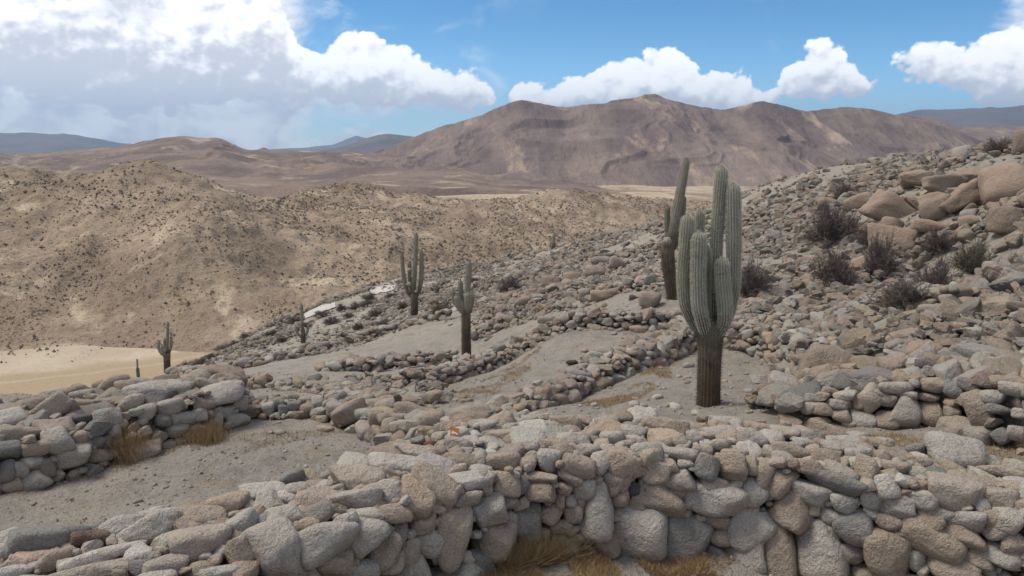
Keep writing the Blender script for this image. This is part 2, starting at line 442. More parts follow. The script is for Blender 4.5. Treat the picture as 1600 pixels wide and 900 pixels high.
def valley_build(g, b):
    P = g.node('ShaderNodeNewGeometry').outputs['Position']
    x, y, z = g.xyz(P)
    n1 = g.noise(P, .03, 6, .6); n2 = g.noise(P, .6, 4, .7); n3 = g.noise(P, .01, 5, .6)
    c = g.mix(g.ss(n1, .4, .62), (.40, .325, .235), (.46, .38, .28))
    # ochre wash of the dry river bed along the foot of our slope
    line = g.m('SUBTRACT', g.m('ADD', y, g.m('ADD', g.m('MULTIPLY', g.m('SUBTRACT', n3, .5), 40), g.m('MULTIPLY', g.m('SUBTRACT', n1, .5), 26))), g.m('ADD', 391, g.m('MULTIPLY', x, .68)))
    c = g.mix(g.m('MULTIPLY', g.ss(line, 6, -6), .9), c, (.34, .255, .155))
    w = g.m('ABSOLUTE', g.m('ADD', line, 14))
    c = g.mix(g.m('MULTIPLY', g.ss(w, 2.4, .6), .6), c, (.42, .35, .255))
    c = g.mix(g.m('MULTIPLY', g.ss(n2, .56, .68), .5), c, (.2, .15, .1))
    g.put(b.inputs['Base Color'], c); bump(g, b, n2, .5, .5)
M_VALLEY = mat('valley_sand', valley_build)
xx = np.linspace(-420, 420, 120); yy = np.linspace(60, 520, 80)
A_, R_ = np.meshgrid(xx, yy, indexing='ij'); X_, Y_ = A_.ravel(), R_.ravel()
V_ = np.stack([X_, Y_, VALZ + .8 * fbm(X_ / 60, Y_ / 60, oct=3, seed=8)], 1)
link('valley_floor', new_mesh('valley_floor', V_, grid_faces(120, 80), mat=M_VALLEY), kind='structure')

M_PLAIN = mat('plain', hill_build((.24, .175, .125), (.37, .275, .18), (.50, .39, .265), .0022, .7, (.42, .54)))
na, nr = 300, 160
az = np.radians(np.linspace(-62, 62, na)); rr = np.concatenate([np.linspace(400, 3200, nr - 30), np.geomspace(3300, 30000, 30)])
A_, R_ = np.meshgrid(np.tan(az), rr, indexing='ij'); X_, Y_ = (R_ * A_).ravel(), R_.ravel()
Z_ = np.minimum(-118, -.0235 * Y_ - 48) + 5 * fbm(X_ / 260, Y_ / 260, oct=5, seed=12)
V_ = np.stack([X_, Y_, Z_], 1)
link('plain', new_mesh('plain', V_, grid_faces(na, nr), mat=M_PLAIN), kind='structure')

def mountain(name, crest, Yc, foot, Yf, material, amp, wl, seed, n=420, m=110, exp=1.25, back=.7, up_amp=None):
    cx = np.array([c[0] for c in crest], float); cy = np.array([c[1] for c in crest], float)
    fx = np.array([c[0] for c in foot], float); fy = np.array([c[1] for c in foot], float)
    px = np.linspace(cx[0], cx[-1], n)
    cyi = np.interp(px, cx, cy); k = np.ones(5) / 5
    cyi = np.convolve(np.pad(cyi, 2, 'edge'), k, 'valid')
    fyi = np.interp(px, fx, fy)
    Yc_ = np.interp(px, [c[0] for c in Yc], [c[1] for c in Yc]) if isinstance(Yc, list) else np.full(n, float(Yc))
    C = np.array([at(a, b, y) for a, b, y in zip(px, cyi, Yc_)]); Ft = np.array([at(a, b, Yf) for a, b in zip(px, fyi)])
    t = np.concatenate([np.linspace(-.3, 1, m), 1 + np.linspace(.02, back, m // 4)])
    Tm = t[None, :]
    X = Ft[:, 0][:, None] * (1 - Tm) + C[:, 0][:, None] * Tm
    Y = Ft[:, 1][:, None] * (1 - Tm) + C[:, 1][:, None] * Tm
    prof = np.where(Tm <= 1, np.sign(Tm) * np.abs(Tm) ** exp, 1 - (Tm - 1) * 1.1)
    Z = Ft[:, 2][:, None] * (1 - prof) + C[:, 2][:, None] * prof
    Z = Z - np.maximum(-Tm, 0) * 500
    # spurs and gullies run down the slope: noise stretched along the fall line, warped
    al = X / wl + .35 * fbm(X / wl, Y / wl, oct=3, seed=seed + 5); dn = Y / (wl * 2.6)
    r = ridged(al, dn, 6, seed, .45)
    env = np.clip(Tm, 0, 1) ** 1.1 * np.where(Tm < 1, (1 - np.clip(Tm, 0, 1) ** 3) * .98 + .02, .3)
    Z = Z + amp * env * (r - .8) + amp * .018 * fbm(X / wl * 14, Y / wl * 14, oct=3, seed=seed + 2) * np.clip(Tm + .2, 0, 1)
    V = np.stack([X.ravel(), Y.ravel(), Z.ravel()], 1)
    return link(name, new_mesh(name, V, grid_faces(n, len(t)), mat=material), kind='structure')

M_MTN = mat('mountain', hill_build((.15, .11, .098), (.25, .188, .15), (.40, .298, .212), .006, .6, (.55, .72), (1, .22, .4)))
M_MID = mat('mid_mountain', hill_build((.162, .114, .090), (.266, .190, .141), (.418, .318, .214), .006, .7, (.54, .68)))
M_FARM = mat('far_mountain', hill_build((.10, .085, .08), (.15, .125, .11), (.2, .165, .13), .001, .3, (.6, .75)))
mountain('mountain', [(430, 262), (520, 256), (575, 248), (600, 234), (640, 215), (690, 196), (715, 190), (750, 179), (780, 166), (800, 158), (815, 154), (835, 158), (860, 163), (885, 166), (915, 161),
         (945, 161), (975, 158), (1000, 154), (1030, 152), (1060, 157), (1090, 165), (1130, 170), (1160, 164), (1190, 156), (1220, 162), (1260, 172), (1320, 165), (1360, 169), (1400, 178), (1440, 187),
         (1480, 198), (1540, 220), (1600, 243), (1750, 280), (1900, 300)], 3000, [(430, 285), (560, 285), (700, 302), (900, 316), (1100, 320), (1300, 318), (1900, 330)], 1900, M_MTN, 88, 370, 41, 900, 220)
mountain('mid_mountain', [(-700, 235), (-200, 240), (0, 241), (60, 240), (130, 236), (175, 231), (210, 224), (250, 215), (285, 211), (315, 215), (340, 213), (360, 222), (385, 233), (450, 233), (500, 236), (560, 238), (620, 240), (800, 252), (1000, 285), (1250, 345)],
         2900, [(-700, 290), (0, 282), (200, 285), (380, 292), (520, 288), (1000, 305), (1250, 360)], 1750, M_MID, 40, 260, 57, 620, 110)
mountain('near_right_hill', [(1300, 205), (1400, 178), (1430, 176), (1460, 180), (1500, 196), (1560, 196), (1620, 198), (1800, 190), (2100, 200)], 4600, [(1300, 260), (2100, 260)], 3600, M_MID, 30, 400, 63, 200, 40)
mountain('far_mountain', [(-700, 200), (-200, 205), (0, 210), (60, 209), (80, 211), (110, 210), (150, 216), (190, 224), (260, 232), (320, 240)], 14000, [(-700, 250), (320, 250)], 9000, M_FARM, 110, 1500, 71, 300, 40)
mountain('far_mountain', [(380, 238), (440, 232), (480, 231), (520, 226), (545, 215), (557, 211), (572, 215), (600, 226), (680, 235)], 22000, [(380, 245), (680, 245)], 17000, M_FARM, 90, 2200, 73, 200, 30)
mountain('far_mountain', [(480, 240), (530, 232), (560, 219), (590, 210), (605, 208), (640, 212), (700, 226), (800, 240)], 10000, [(480, 248), (800, 248)], 7500, M_FARM, 60, 1000, 75, 200, 30)
mountain('far_mountain', [(1250, 215), (1330, 188), (1400, 180), (1440, 172), (1500, 170), (1560, 166), (1600, 165), (1700, 160), (2100, 170)], 12000, [(1250, 235), (2100, 235)], 8000, M_FARM, 110, 1300, 77, 240, 40)

# air
def haze_box():
    x0, x1, y0, y1, z0, z1 = -58000, 58000, -400, 31000, -800, 1100
    V = [(x, y, z) for x in (x0, x1) for y in (y0, y1) for z in (z0, z1)]
    T = [(0, 1, 3, 2), (4, 6, 7, 5), (0, 4, 5, 1), (2, 3, 7, 6), (0, 2, 6, 4), (1, 5, 7, 3)]
    m = bpy.data.materials.new('air'); m.use_nodes = True; nt = m.node_tree; nt.nodes.clear()
    o = nt.nodes.new('ShaderNodeOutputMaterial'); v = nt.nodes.new('ShaderNodeVolumePrincipled')
    v.inputs['Color'].default_value = (.55, .74, 1.0, 1)
    v.inputs['Density'].default_value = 4.2e-5
    v.inputs['Anisotropy'].default_value = .3
    nt.links.new(v.outputs[0], o.inputs['Volume'])
    link('haze', new_mesh('haze', np.array(V), np.array(T), smooth=False, mat=m), kind='stuff')
haze_box()

# ------------------------------------------------------------------ rocks
def rock_shape(seed, sub, sharp, noise=.05, lo=.66, planes=(7, 12)):
    r = np.random.default_rng(seed)
    V, T = ICO[sub]
    k = r.integers(*planes)
    nrm = r.normal(size=(k, 3)); nrm /= np.linalg.norm(nrm, axis=1)[:, None]
    nrm = np.concatenate([nrm, np.eye(3), -np.eye(3)]); d = np.concatenate([r.uniform(lo, 1.1, k), r.uniform(.85, 1.1, 6)])
    q = np.maximum(V @ nrm.T, 0) / d[None]
    rad = (q ** sharp).sum(1) ** (-1 / sharp)
    W_ = V * rad[:, None]
    o = r.uniform(0, 50, 3)
    dsp = noise * fbm(W_[:, 0] * 1.6 + o[0], W_[:, 1] * 1.6 + o[1], W_[:, 2] * 1.6 + o[2], oct=2, seed=seed)
    if sub >= 4: dsp = dsp + .022 * fbm(W_[:, 0] * 6 + o[0], W_[:, 1] * 6 + o[1], W_[:, 2] * 6 + o[2], oct=3, seed=seed + 3)
    W_ = W_ * (1 + dsp[:, None])
    W_ = W_ - (W_.max(0) + W_.min(0)) / 2
    return W_ / (np.abs(W_).max(0)), T

NS = 22
NA = 16     # broken, angular pieces for the rubble
SHAPES = {s: [rock_shape(100 + i, s, (7, 10, 20, 40)[i % 4]) for i in range(NS)] + [rock_shape(300 + i, s, 60, .09, .5, (8, 13)) for i in range(NA)] for s in (1, 2, 3, 4, 5)}
ROCKM = {s: [new_mesh('rock_shape', *SHAPES[s][i], smooth=(i < NS or s > 3), mat=M_ROCK) for i in range(NS + NA)] for s in (2, 3, 4, 5)}

PAL = {'g': (0.357, 0.33, 0.286), 'b': (0.325, 0.265, 0.206), 'p': (0.351, 0.295, 0.242), 'd': (0.206, 0.197, 0.179), 'l': (0.421, 0.39, 0.338), 'k': (0.081, 0.084, 0.091), 'r': (0.173, 0.065, 0.044), 't': (0.379, 0.294, 0.221), 's': (0.128, 0.09, 0.069)}
def pick_col(r, w='ggggbbbpptdl'):
    c = np.array(PAL[w[int(r.integers(len(w)))]]) * r.uniform(.78, 1.16)
    return c * (1 + r.uniform(-.04, .04, 3))

class Stone:
    __slots__ = ('c', 'R', 's', 'shape', 'col', 'app')
    def __init__(s, c, R, dims, shape, col):
        s.c = np.asarray(c, float); s.R = np.asarray(R, float); s.s = np.asarray(dims, float); s.shape = shape; s.col = np.asarray(col)
        p = proj(s.c)[0]
        s.app = (s.s[0] + s.s[1] + s.s[2]) / 1.5 * F / max(p[2], 1) if p[2] > .5 else 0
        if not (-60 < p[0] < 1660 and -60 < p[1] < 980): s.app *= .02

def stone_obj(st, name, parent=None, ploc=(0, 0, 0), **k):
    lod = 5 if st.app > 150 else 4 if st.app > 42 else 3 if st.app > 16 else 2
    o = link(name, ROCKM[lod][st.shape], parent, **k)
    M = Matrix([[st.R[i][j] * st.s[j] for j in range(3)] + [st.c[i] - ploc[i]] for i in range(3)] + [[0, 0, 0, 1]])
    o.matrix_local = M if parent else M
    if not parent: o.matrix_world = M
    o.color = (*[float(x) for x in st.col], 1)
    return o

def join_stones(lst, name, ploc=(0, 0, 0), lodf=None, smooth=True):
    VV, TT, CC, off = [], [], [], 0
    for st in lst:
        lod = (lodf(st) if lodf else (3 if st.app > 14 else 2 if st.app > 5 else 1))
        V, T = SHAPES[lod][st.shape]
        v = (V * st.s) @ st.R.T + (st.c - np.asarray(ploc))
        VV.append(v); TT.append(T + off); CC.append(np.repeat(st.col[None], len(V), 0)); off += len(V)
    return new_mesh(name, np.concatenate(VV), np.concatenate(TT), np.concatenate(CC), smooth=smooth, mat=M_ROCKV)

def rotm(ax, ang):
    return np.array(Matrix.Rotation(ang, 3, Vector(ax)))

def view_stone(px, py, w, h, ang, colk, P, r, deep=.9, sink=.25):
    """a stone whose centre lies behind surface point P, sized so that it spans w x h photograph pixels there"""
    dep = proj(P)[0][2]
    a, b = w / 2 * dep / F * 1.06, h / 2 * dep / F * 1.06
    c = deep * (a * b) ** .5
    v = P - np.array([0, 0, CAMZ]); v /= np.linalg.norm(v)
    rt = np.cross(v, [0, 0, 1]); rt /= np.linalg.norm(rt); up = np.cross(rt, v)
    t = math.radians(-ang)
    e1 = rt * math.cos(t) + up * math.sin(t); e2 = -rt * math.sin(t) + up * math.cos(t)
    R = np.stack([e1, e2, -v], 1) @ rotm((0, 1, 0), r.uniform(-.25, .25))
    col = np.array(PAL[colk]) * r.uniform(.92, 1.08) if colk else pick_col(r)
    return Stone(P + v * c * sink, R, (a, b, c), (int(r.integers(NS)) // 4 * 4 + (0, 1, 0, 1, 2)[int(r.integers(5))]) % NS, col)

class Wall:
    def __init__(s, path, thick, height, top=None, batter=.12, rough=.0):
        P = np.array(path, float)
        seg = np.linalg.norm(np.diff(P, axis=0), axis=1); s.L = np.concatenate([[0], np.cumsum(seg)])
        n = max(int(s.L[-1] / .15), 8)
        t = np.linspace(0, s.L[-1], n)
        # smooth the corners
        q = np.stack([np.interp(t, s.L, P[:, i]) for i in (0, 1)], 1)
        for _ in range(3): q[1:-1] = (q[:-2] + q[1:-1] * 2 + q[2:]) / 4
        s.q = q; s.t = t; s.len = s.L[-1]
        kk = np.linspace(0, 1, len(thick)) * s.len; s.th = np.interp(t, kk, thick)
        kk = np.linspace(0, 1, len(height)) * s.len; hh = np.interp(t, kk, height)
        gd = ground(q[:, 0], q[:, 1], False)
        s.top = gd + hh if top is None else np.interp(t, np.linspace(0, 1, len(top)) * s.len, top)
        tg = np.gradient(q, axis=0); tg /= np.linalg.norm(tg, axis=1)[:, None]
        s.tg = tg; s.nm = np.stack([tg[:, 1], -tg[:, 0]], 1)    # right-hand side
        s.batter = batter
    def env(s, P):
        gd = ground(P[:, 0], P[:, 1], False)
        d2 = ((P[:, None, :2] - s.q[None]) ** 2).sum(-1)
        i = d2.argmin(1); d = np.sqrt(d2[np.arange(len(P)), i])
        ht = s.th[i] / 2
        f = np.clip((ht + s.batter - d) / s.batter, 0, 1)
        z = gd + (s.top[i] - gd) * f - .06 * (d / ht) ** 2 * (s.top[i] - gd)
        return np.where(d < ht + s.batter, np.maximum(z, gd), gd)
    def on(s, P, slack=.3):
        d = np.sqrt(((P[None, :2] - s.q) ** 2).sum(-1)); i = d.argmin()
        return d[i] < s.th[i] / 2 + slack
    def sample(s, n, r, faces=(1, -1)):
        """random points on the faces and the top: position, outward normal, tangent"""
        hm = np.maximum(s.top - ground(s.q[:, 0], s.q[:, 1], False), .1).mean(); tm = s.th.mean()
        w = np.array([hm] * len(faces) + [tm]); k = r.choice(len(w), n, p=w / w.sum())
        i = r.integers(0, len(s.q), n); j = r.uniform(-.5, .5, n)
        base = s.q[i] + s.tg[i] * (j * s.len / len(s.q))[:, None]
        out, nor = np.zeros((n, 3)), np.zeros((n, 3))
        side = np.array(list(faces) + [0])[k]
        fz = r.uniform(0, 1, n) ** 1.0
        fd = r.uniform(-1, 1, n)
        ht = s.th[i] / 2
        off = np.where(side == 0, fd * ht, side * (ht + s.batter * (1 - fz)))
        xy = base + s.nm[i] * off[:, None]
        gd = ground(xy[:, 0], xy[:, 1], False)
        z = np.where(side == 0, s.top[i] - .06 * fd ** 2, gd + fz * np.maximum(s.top[i] - gd, 0))
        out[:, :2] = xy; out[:, 2] = z
        nor[:, :2] = s.nm[i] * side[:, None]; nor[:, 2] = np.where(side == 0, 1, .12)
        nor /= np.linalg.norm(nor, axis=1)[:, None]
        tg = np.zeros((n, 3)); tg[:, :2] = s.tg[i]
        return out, nor, tg, side, np.maximum(s.top[i] - gd, .05), fz
    def core(s, inset=.14):
        f = np.array([-1.1, -1, -.8, 0, .8, 1, 1.1]); tp = np.array([0, .55, 1, 1, 1, .55, 0])
        ht = np.maximum(s.th / 2 - min(inset, s.th.min() * .25), .05)
        xy = s.q[:, None, :] + s.nm[:, None, :] * (f[None] * ht[:, None])[..., None]
        gd = ground(xy[..., 0].ravel(), xy[..., 1].ravel()).reshape(xy.shape[:2])
        z = np.where(tp[None] == 0, gd - .15, gd + np.maximum(s.top[:, None] - inset - gd, .02) * tp[None])
        return np.concatenate([xy, z[..., None]], 2).reshape(-1, 3), grid_faces(len(s.q), 7)

ALLW = []
def fill(wall, stones, r, sizes, faces=(1, -1), palette='ggggbbbpptdl', spread=.80, flatt=(.55, .85), jut=0., ang=.25, tone=1.0):
    C = [st.c for st in stones]; Rr = [st.s.mean() for st in stones]
    C = np.array(C) if C else np.zeros((0, 3)); Rr = np.array(Rr)
    buf = np.zeros((6000, 3)); br = np.zeros(6000); n0 = len(Rr); buf[:n0] = C; br[:n0] = Rr
    for rad, tries in sizes:
        P, Nn, Tg, side, hh, fz = wall.sample(tries, r, faces)
        for k in range(tries):
            q = rad * r.uniform(.8, 1.25)
            if side[k] != 0 and q > hh[k] * .75: continue
            if n0 >= 6000: break
            c = P[k] - Nn[k] * q * (.45 - jut)
            if side[k] != 0 and fz[k] < .35: q *= 1.15
            dd = ((buf[:n0] - c) ** 2).sum(1)
            if (dd < (spread * (br[:n0] + q)) ** 2).any(): continue
            buf[n0] = c; br[n0] = q; n0 += 1
            a = q * r.uniform(.95, 1.45)
            if side[k] == 0:
                dims = (a, q * r.uniform(.8, 1.2), q * r.uniform(*flatt)); yaw = r.uniform(0, 3.14)
                e1 = np.array([math.cos(yaw), math.sin(yaw), 0]); e3 = np.array([0, 0, 1.])
            else:
                dims = (a, q * r.uniform(.9, 1.2), q * r.uniform(.62, 1.0)); e1 = Tg[k]; e3 = np.array([0, 0, 1.])
            e2 = np.cross(e3, e1)
            R = np.stack([e1, e2, e3], 1) @ np.array(Euler(r.normal(0, .2, 3)).to_matrix())
            stones.append(Stone(c, R, dims, NS + int(r.integers(NA)) if r.uniform() < ang else int(r.integers(NS)), pick_col(r, palette) * tone))
    return stones

def make_wall(label, wall, stones, group='dry stone walls of the ruin', keep=300):
    mid = wall.q[len(wall.q) // 2]; loc = (float(mid[0]), float(mid[1]), gz(*mid))
    e = link('dry_stone_wall', None, label=label, cat='wall', group=group, loc=loc)
    e['kind'] = 'thing'
    V, T = wall.core()
    cm = new_mesh('rubble_core', V - np.array(loc), T, mat=M_SOIL)
    link('rubble_core', cm, e)
    stones = sorted(stones, key=lambda s: -s.app)
    big = [s for s in stones if s.app >= 7][:keep]; rest = [s for s in stones if s.app >= 0][len(big):]
    for s in big: stone_obj(s, 'stone', e, loc)
    if rest: link('small_stones', join_stones(rest, 'small_stones', loc), e, kind='stuff')
    ALLW.append(wall)
    return e

def zl(ox, oy, sc, rows):
    return [(ox + q[0] / sc, oy + q[1] / sc, q[2] / sc, q[3] / sc, q[4], q[5]) for q in rows]

# --- front wall: the main stones one by one (zoomed-photo readings: centre, width, height, turn, tone), then packed infill
FRONT = zl(800, 540, 2.5, [
 (45, 700, 140, 200, 0, 'd'), (90, 567, 155, 82, 5, 'b'), (95, 512, 168, 48, 5, 'b'), (55, 463, 88, 64, -5, 'b'), (143, 450, 98, 92, 10, 'g'), (257, 472, 128, 86, 10, 'b'),
 (345, 455, 78, 98, 15, 'l'), (432, 465, 128, 128, 30, 't'), (220, 515, 112, 56, 20, 'p'), (280, 562, 86, 86, 0, 'g'), (203, 558, 76, 56, 0, 'b'), (150, 655, 82, 86, 30, 'b'),
 (182, 615, 46, 70, 10, 'b'), (228, 607, 52, 50, 0, 'g'), (237, 658, 82, 72, 0, 'p'), (272, 618, 42, 42, 0, 'b'), (120, 735, 62, 52, 0, 'b'), (190, 710, 90, 60, 0, 'b'), (330, 645, 135, 220, 8, 'g'),
 (405, 530, 108, 72, 20, 'p'), (420, 597, 82, 66, -10, 'b'), (390, 565, 62, 52, 0, 'b'), (335, 525, 44, 44, 0, 'b'), (500, 725, 228, 232, 0, 'g'), (585, 600, 198, 132, 20, 'b'),
 (550, 495, 124, 92, 10, 'p'), (655, 520, 128, 92, 0, 'g'), (613, 468, 72, 52, 0, 'b'), (525, 420, 124, 78, -10, 'g'), (660, 425, 132, 52, 0, 'g'), (680, 463, 62, 32, 0, 'g'),
 (760, 475, 98, 98, 20, 'd'), (745, 412, 72, 52, 0, 'p'), (685, 755, 182, 228, 10, 'd'), (605, 672, 48, 48, 0, 'p'), (800, 600, 254, 138, 8, 'g'), (795, 548, 132, 66, 10, 'b'),
 (855, 475, 128, 108, 0, 'b'), (935, 565, 144, 132, 20, 'g'), (938, 468, 62, 78, 0, 'b'), (800, 685, 112, 56, 10, 'b'), (815, 745, 88, 78, 0, 'b'), (855, 695, 52, 52, 0, 'b'),
 (940, 720, 168, 194, 25, 'g'), (900, 840, 204, 194, 0, 'g'), (985, 510, 74, 144, 10, 'b'), (640, 575, 62, 42, 0, 'b'), (475, 560, 46, 50, 0, 'k'), (545, 645, 62, 40, 25, 'd'),
 (300, 410, 92, 58, -10, 'g'), (370, 405, 62, 42, 0, 'l'), (70, 400, 68, 62, 0, 'g'), (155, 385, 112, 42, 0, 'b'), (200, 415, 88, 62, 0, 'b'), (98, 335, 142, 92, 0, 'l'),
 (20, 285, 62, 116, 0, 'p'), (215, 310, 112, 72, 0, 'b'), (465, 340, 112, 68, 15, 'g'), (370, 305, 102, 62, -15, 'p'), (450, 275, 92, 58, -15, 'b'), (525, 285, 108, 62, -25, 'b'),
 (600, 328, 184, 88, 5, 'b'), (650, 375, 92, 62, 0, 'p'), (715, 365, 68, 68, 0, 'g'), (610, 272, 72, 38, 0, 'b'), (660, 265, 62, 38, 0, 'b'), (740, 265, 82, 68, 30, 'l'),
 (845, 275, 112, 72, 10, 'p'), (905, 250, 108, 52, 0, 'p'), (805, 320, 84, 58, 0, 'b'), (745, 325, 52, 42, 0, 'b'), (900, 300, 112, 58, 0, 'b'), (975, 260, 62, 62, 0, 'g'),
 (870, 355, 52, 52, 0, 'b'), (940, 370, 114, 92, 0, 'g'), (960, 325, 104, 52, 0, 'b'), (300, 265, 52, 48, 0, 'g'), (340, 272, 102, 52, -10, 'p'), (800, 395, 94, 62, 0, 'g'),
 (450, 385, 62, 38, 0, 'b'), (390, 365, 94, 62, 0, 'g'), (240, 365, 132, 52, 0, 'g'), (870, 430, 104, 52, 0, 'p'), (135, 302, 38, 26, 0, 'k'), (590, 390, 74, 48, 0, 'b'), (300, 350, 90, 46, 0, 'p')]) + zl(1200, 540, 2.5, [
 (40, 535, 112, 128, 15, 'b'), (90, 640, 168, 144, 25, 'b'), (30, 790, 154, 264, 0, 'b'), (205, 800, 214, 224, 0, 'g'), (345, 700, 164, 154, 10, 'd'), (465, 810, 204, 224, 0, 'b'),
 (170, 578, 154, 88, 12, 'g'), (270, 535, 228, 78, 15, 'd'), (298, 615, 112, 82, 5, 'g'), (240, 660, 102, 72, 15, 'g'), (170, 640, 58, 52, 0, 'b'), (160, 475, 108, 58, 5, 'b'),
 (285, 490, 144, 52, 20, 'p'), (380, 495, 92, 124, 10, 'b'), (402, 600, 94, 84, 10, 'g'), (500, 625, 124, 98, 10, 'g'), (463, 550, 94, 94, -15, 'l'), (545, 530, 88, 44, 0, 'g'),
 (480, 690, 112, 62, 5, 'b'), (595, 600, 134, 78, 5, 'g'), (620, 675, 128, 78, 25, 'b'), (685, 655, 108, 52, 5, 'g'), (640, 755, 234, 134, 15, 'b'), (580, 835, 62, 94, 0, 'g'),
 (700, 860, 224, 104, 5, 'p'), (725, 580, 204, 138, 5, 'p'), (720, 450, 216, 204, 0, 'g'), (770, 685, 164, 82, -5, 'g'), (770, 745, 168, 92, 20, 'b'), (885, 680, 98, 92, 20, 'b'),
 (880, 720, 92, 82, 40, 'p'), (930, 680, 134, 104, 5, 'g'), (895, 600, 134, 92, 0, 'p'), (910, 815, 154, 88, 15, 'g'), (815, 825, 134, 72, 10, 'b'), (965, 770, 92, 92, 0, 'b'),
 (980, 620, 92, 52, 0, 'b'), (910, 500, 184, 62, 5, 'p'), (885, 440, 134, 68, 15, 'g'), (965, 560, 92, 62, 0, 'b'), (565, 410, 84, 52, -15, 'd'), (445, 435, 62, 52, 0, 'b'),
 (590, 455, 88, 44, 0, 'b'), (500, 480, 104, 58, 0, 'b'), (605, 548, 46, 42, 0, 'p'), (660, 515, 84, 42, 0, 'g'), (90, 415, 144, 72, 0, 'b'), (65, 455, 92, 82, 0, 'g'),
 (220, 440, 124, 72, 0, 'b'), (340, 430, 84, 62, 0, 'g'), (235, 345, 154, 72, 15, 'b'), (130, 315, 112, 62, 0, 'b'), (60, 345, 124, 62, 0, 'p'), (170, 362, 92, 52, 0, 'd'), (270, 405, 134, 62, 0, 'g'),
 (340, 360, 110, 50, 0, 'g'), (420, 385, 120, 50, 0, 'b'), (500, 375, 100, 46, 0, 'b')]) + zl(400, 540, 2.5, [
 (275, 760, 250, 150, -18, 'g'), (75, 810, 190, 250, -15, 'g'), (420, 740, 195, 130, -35, 'g'), (545, 655, 128, 74, 0, 'b'), (620, 600, 154, 148, 25, 't'), (535, 575, 128, 98, 10, 'l'),
 (385, 605, 214, 84, 0, 'g'), (395, 525, 204, 128, 0, 'p'), (575, 472, 264, 88, 12, 'l'), (690, 560, 174, 174, 20, 'b'), (645, 700, 134, 84, -15, 'b'), (670, 765, 114, 114, 20, 'g'),
 (550, 730, 88, 94, 0, 'd'), (490, 800, 114, 164, 30, 'b'), (600, 810, 94, 114, 0, 'p'), (530, 845, 104, 94, 0, 'p'), (625, 865, 114, 114, 0, 'g'), (765, 740, 150, 270, 5, 'b'),
 (895, 635, 164, 144, -10, 'g'), (930, 750, 190, 190, 0, 'b'), (830, 530, 178, 88, -12, 'l'), (825, 600, 114, 58, -5, 'p'), (897, 565, 54, 68, 0, 'b'), (800, 450, 138, 64, 5, 'b'),
 (787, 492, 78, 54, -10, 'p'), (620, 420, 154, 74, 5, 'p'), (715, 425, 58, 68, 0, 'b'), (670, 390, 54, 36, 0, 'r'), (790, 390, 114, 62, 10, 'g'), (735, 340, 54, 58, 0, 'g'),
 (245, 655, 124, 78, -10, 'd'), (120, 670, 154, 94, 0, 'g'), (50, 578, 224, 92, 5, 'l'), (170, 562, 104, 58, 0, 'g'), (290, 850, 174, 124, 0, 'b'), (400, 880, 154, 84, 0, 'g'),
 (440, 660, 134, 54, 0, 'g'), (510, 500, 84, 58, 0, 'b'), (960, 455, 130, 74, 0, 'b'), (970, 540, 130, 90, 10, 'b'), (990, 610, 70, 60, 0, 'g')]) + zl(0, 540, 2.5, [
 (780, 785, 244, 154, 4, 'p'), (405, 825, 310, 76, -8, 'l'), (190, 775, 264, 140, 15, 'd'), (50, 790, 154, 150, 0, 'g'), (205, 848, 134, 90, 0, 'b'), (575, 742, 164, 134, -20, 'l'),
 (360, 755, 144, 68, 8, 's'), (470, 722, 154, 114, 10, 'g'), (635, 692, 174, 114, 0, 'g'), (790, 680, 164, 124, 0, 'b'), (895, 628, 154, 104, 0, 't'), (940, 805, 114, 104, 0, 'b'),
 (950, 705, 124, 104, -20, 'g'), (345, 890, 324, 64, 0, 'p'), (650, 872, 174, 104, 0, 'p'), (985, 570, 104, 64, 0, 'b'), (60, 888, 134, 64, 0, 'g'), (550, 872, 74, 74, 0, 'd'), (600, 825, 60, 40, 0, 'g'), (870, 890, 120, 60, 0, 'g')])

r1 = np.random.default_rng(11)
FW = Wall([(-4.8, 2.9), (-3.1, 3.85), (-1.8, 4.68), (-.72, 5.5), (-.1, 5.98), (1.0, 6.17), (2.3, 6.02), (3.3, 5.5), (4.5, 4.75), (6.2, 3.9)], [1.9, 1.6, 1.1, .9, .9, .92, .85, .78, .78, .8], [.9], top=[.75, .7, .76, .84, .86, .85, .84, .78, .76, .76])
st = []
for (px, py, w, h, an, ck) in FRONT:
    P = hit(px, py, FW.env, 2.0, 16)
    if P is None or not FW.on(P, .45): continue
    st.append(view_stone(px, py, w, h, an, ck, P, r1, .95, .35))
fill(FW, st, r1, [(.15, 900), (.11, 1500), (.075, 2600), (.05, 4000), (.034, 5000)], spread=.72)
make_wall('nearest long dry stone wall of granite boulders with a corner, tall boulders along its base', FW, st)

# --- other walls
def world_line(rows): return [tuple(at(px, py, Y)[:2]) for px, py, Y in rows]
def plain_wall(label, rows, thick, height, sizes, seed, hand=(), off=0., palette='ggggbbbpptdl', **k):
    r = np.random.default_rng(seed)
    w = Wall(world_line(rows), thick, height, **k)
    st = []
    for (px, py, ww, hh, an, ck) in hand:
        P = hit(px, py, w.env)
        if P is not None and w.on(P): st.append(view_stone(px, py, ww, hh, an, ck, P, r, .9, .3))
    fill(w, st, r, sizes, palette=palette, spread=.76, ang=.6, tone=.86)
    return make_wall(label, w, st)

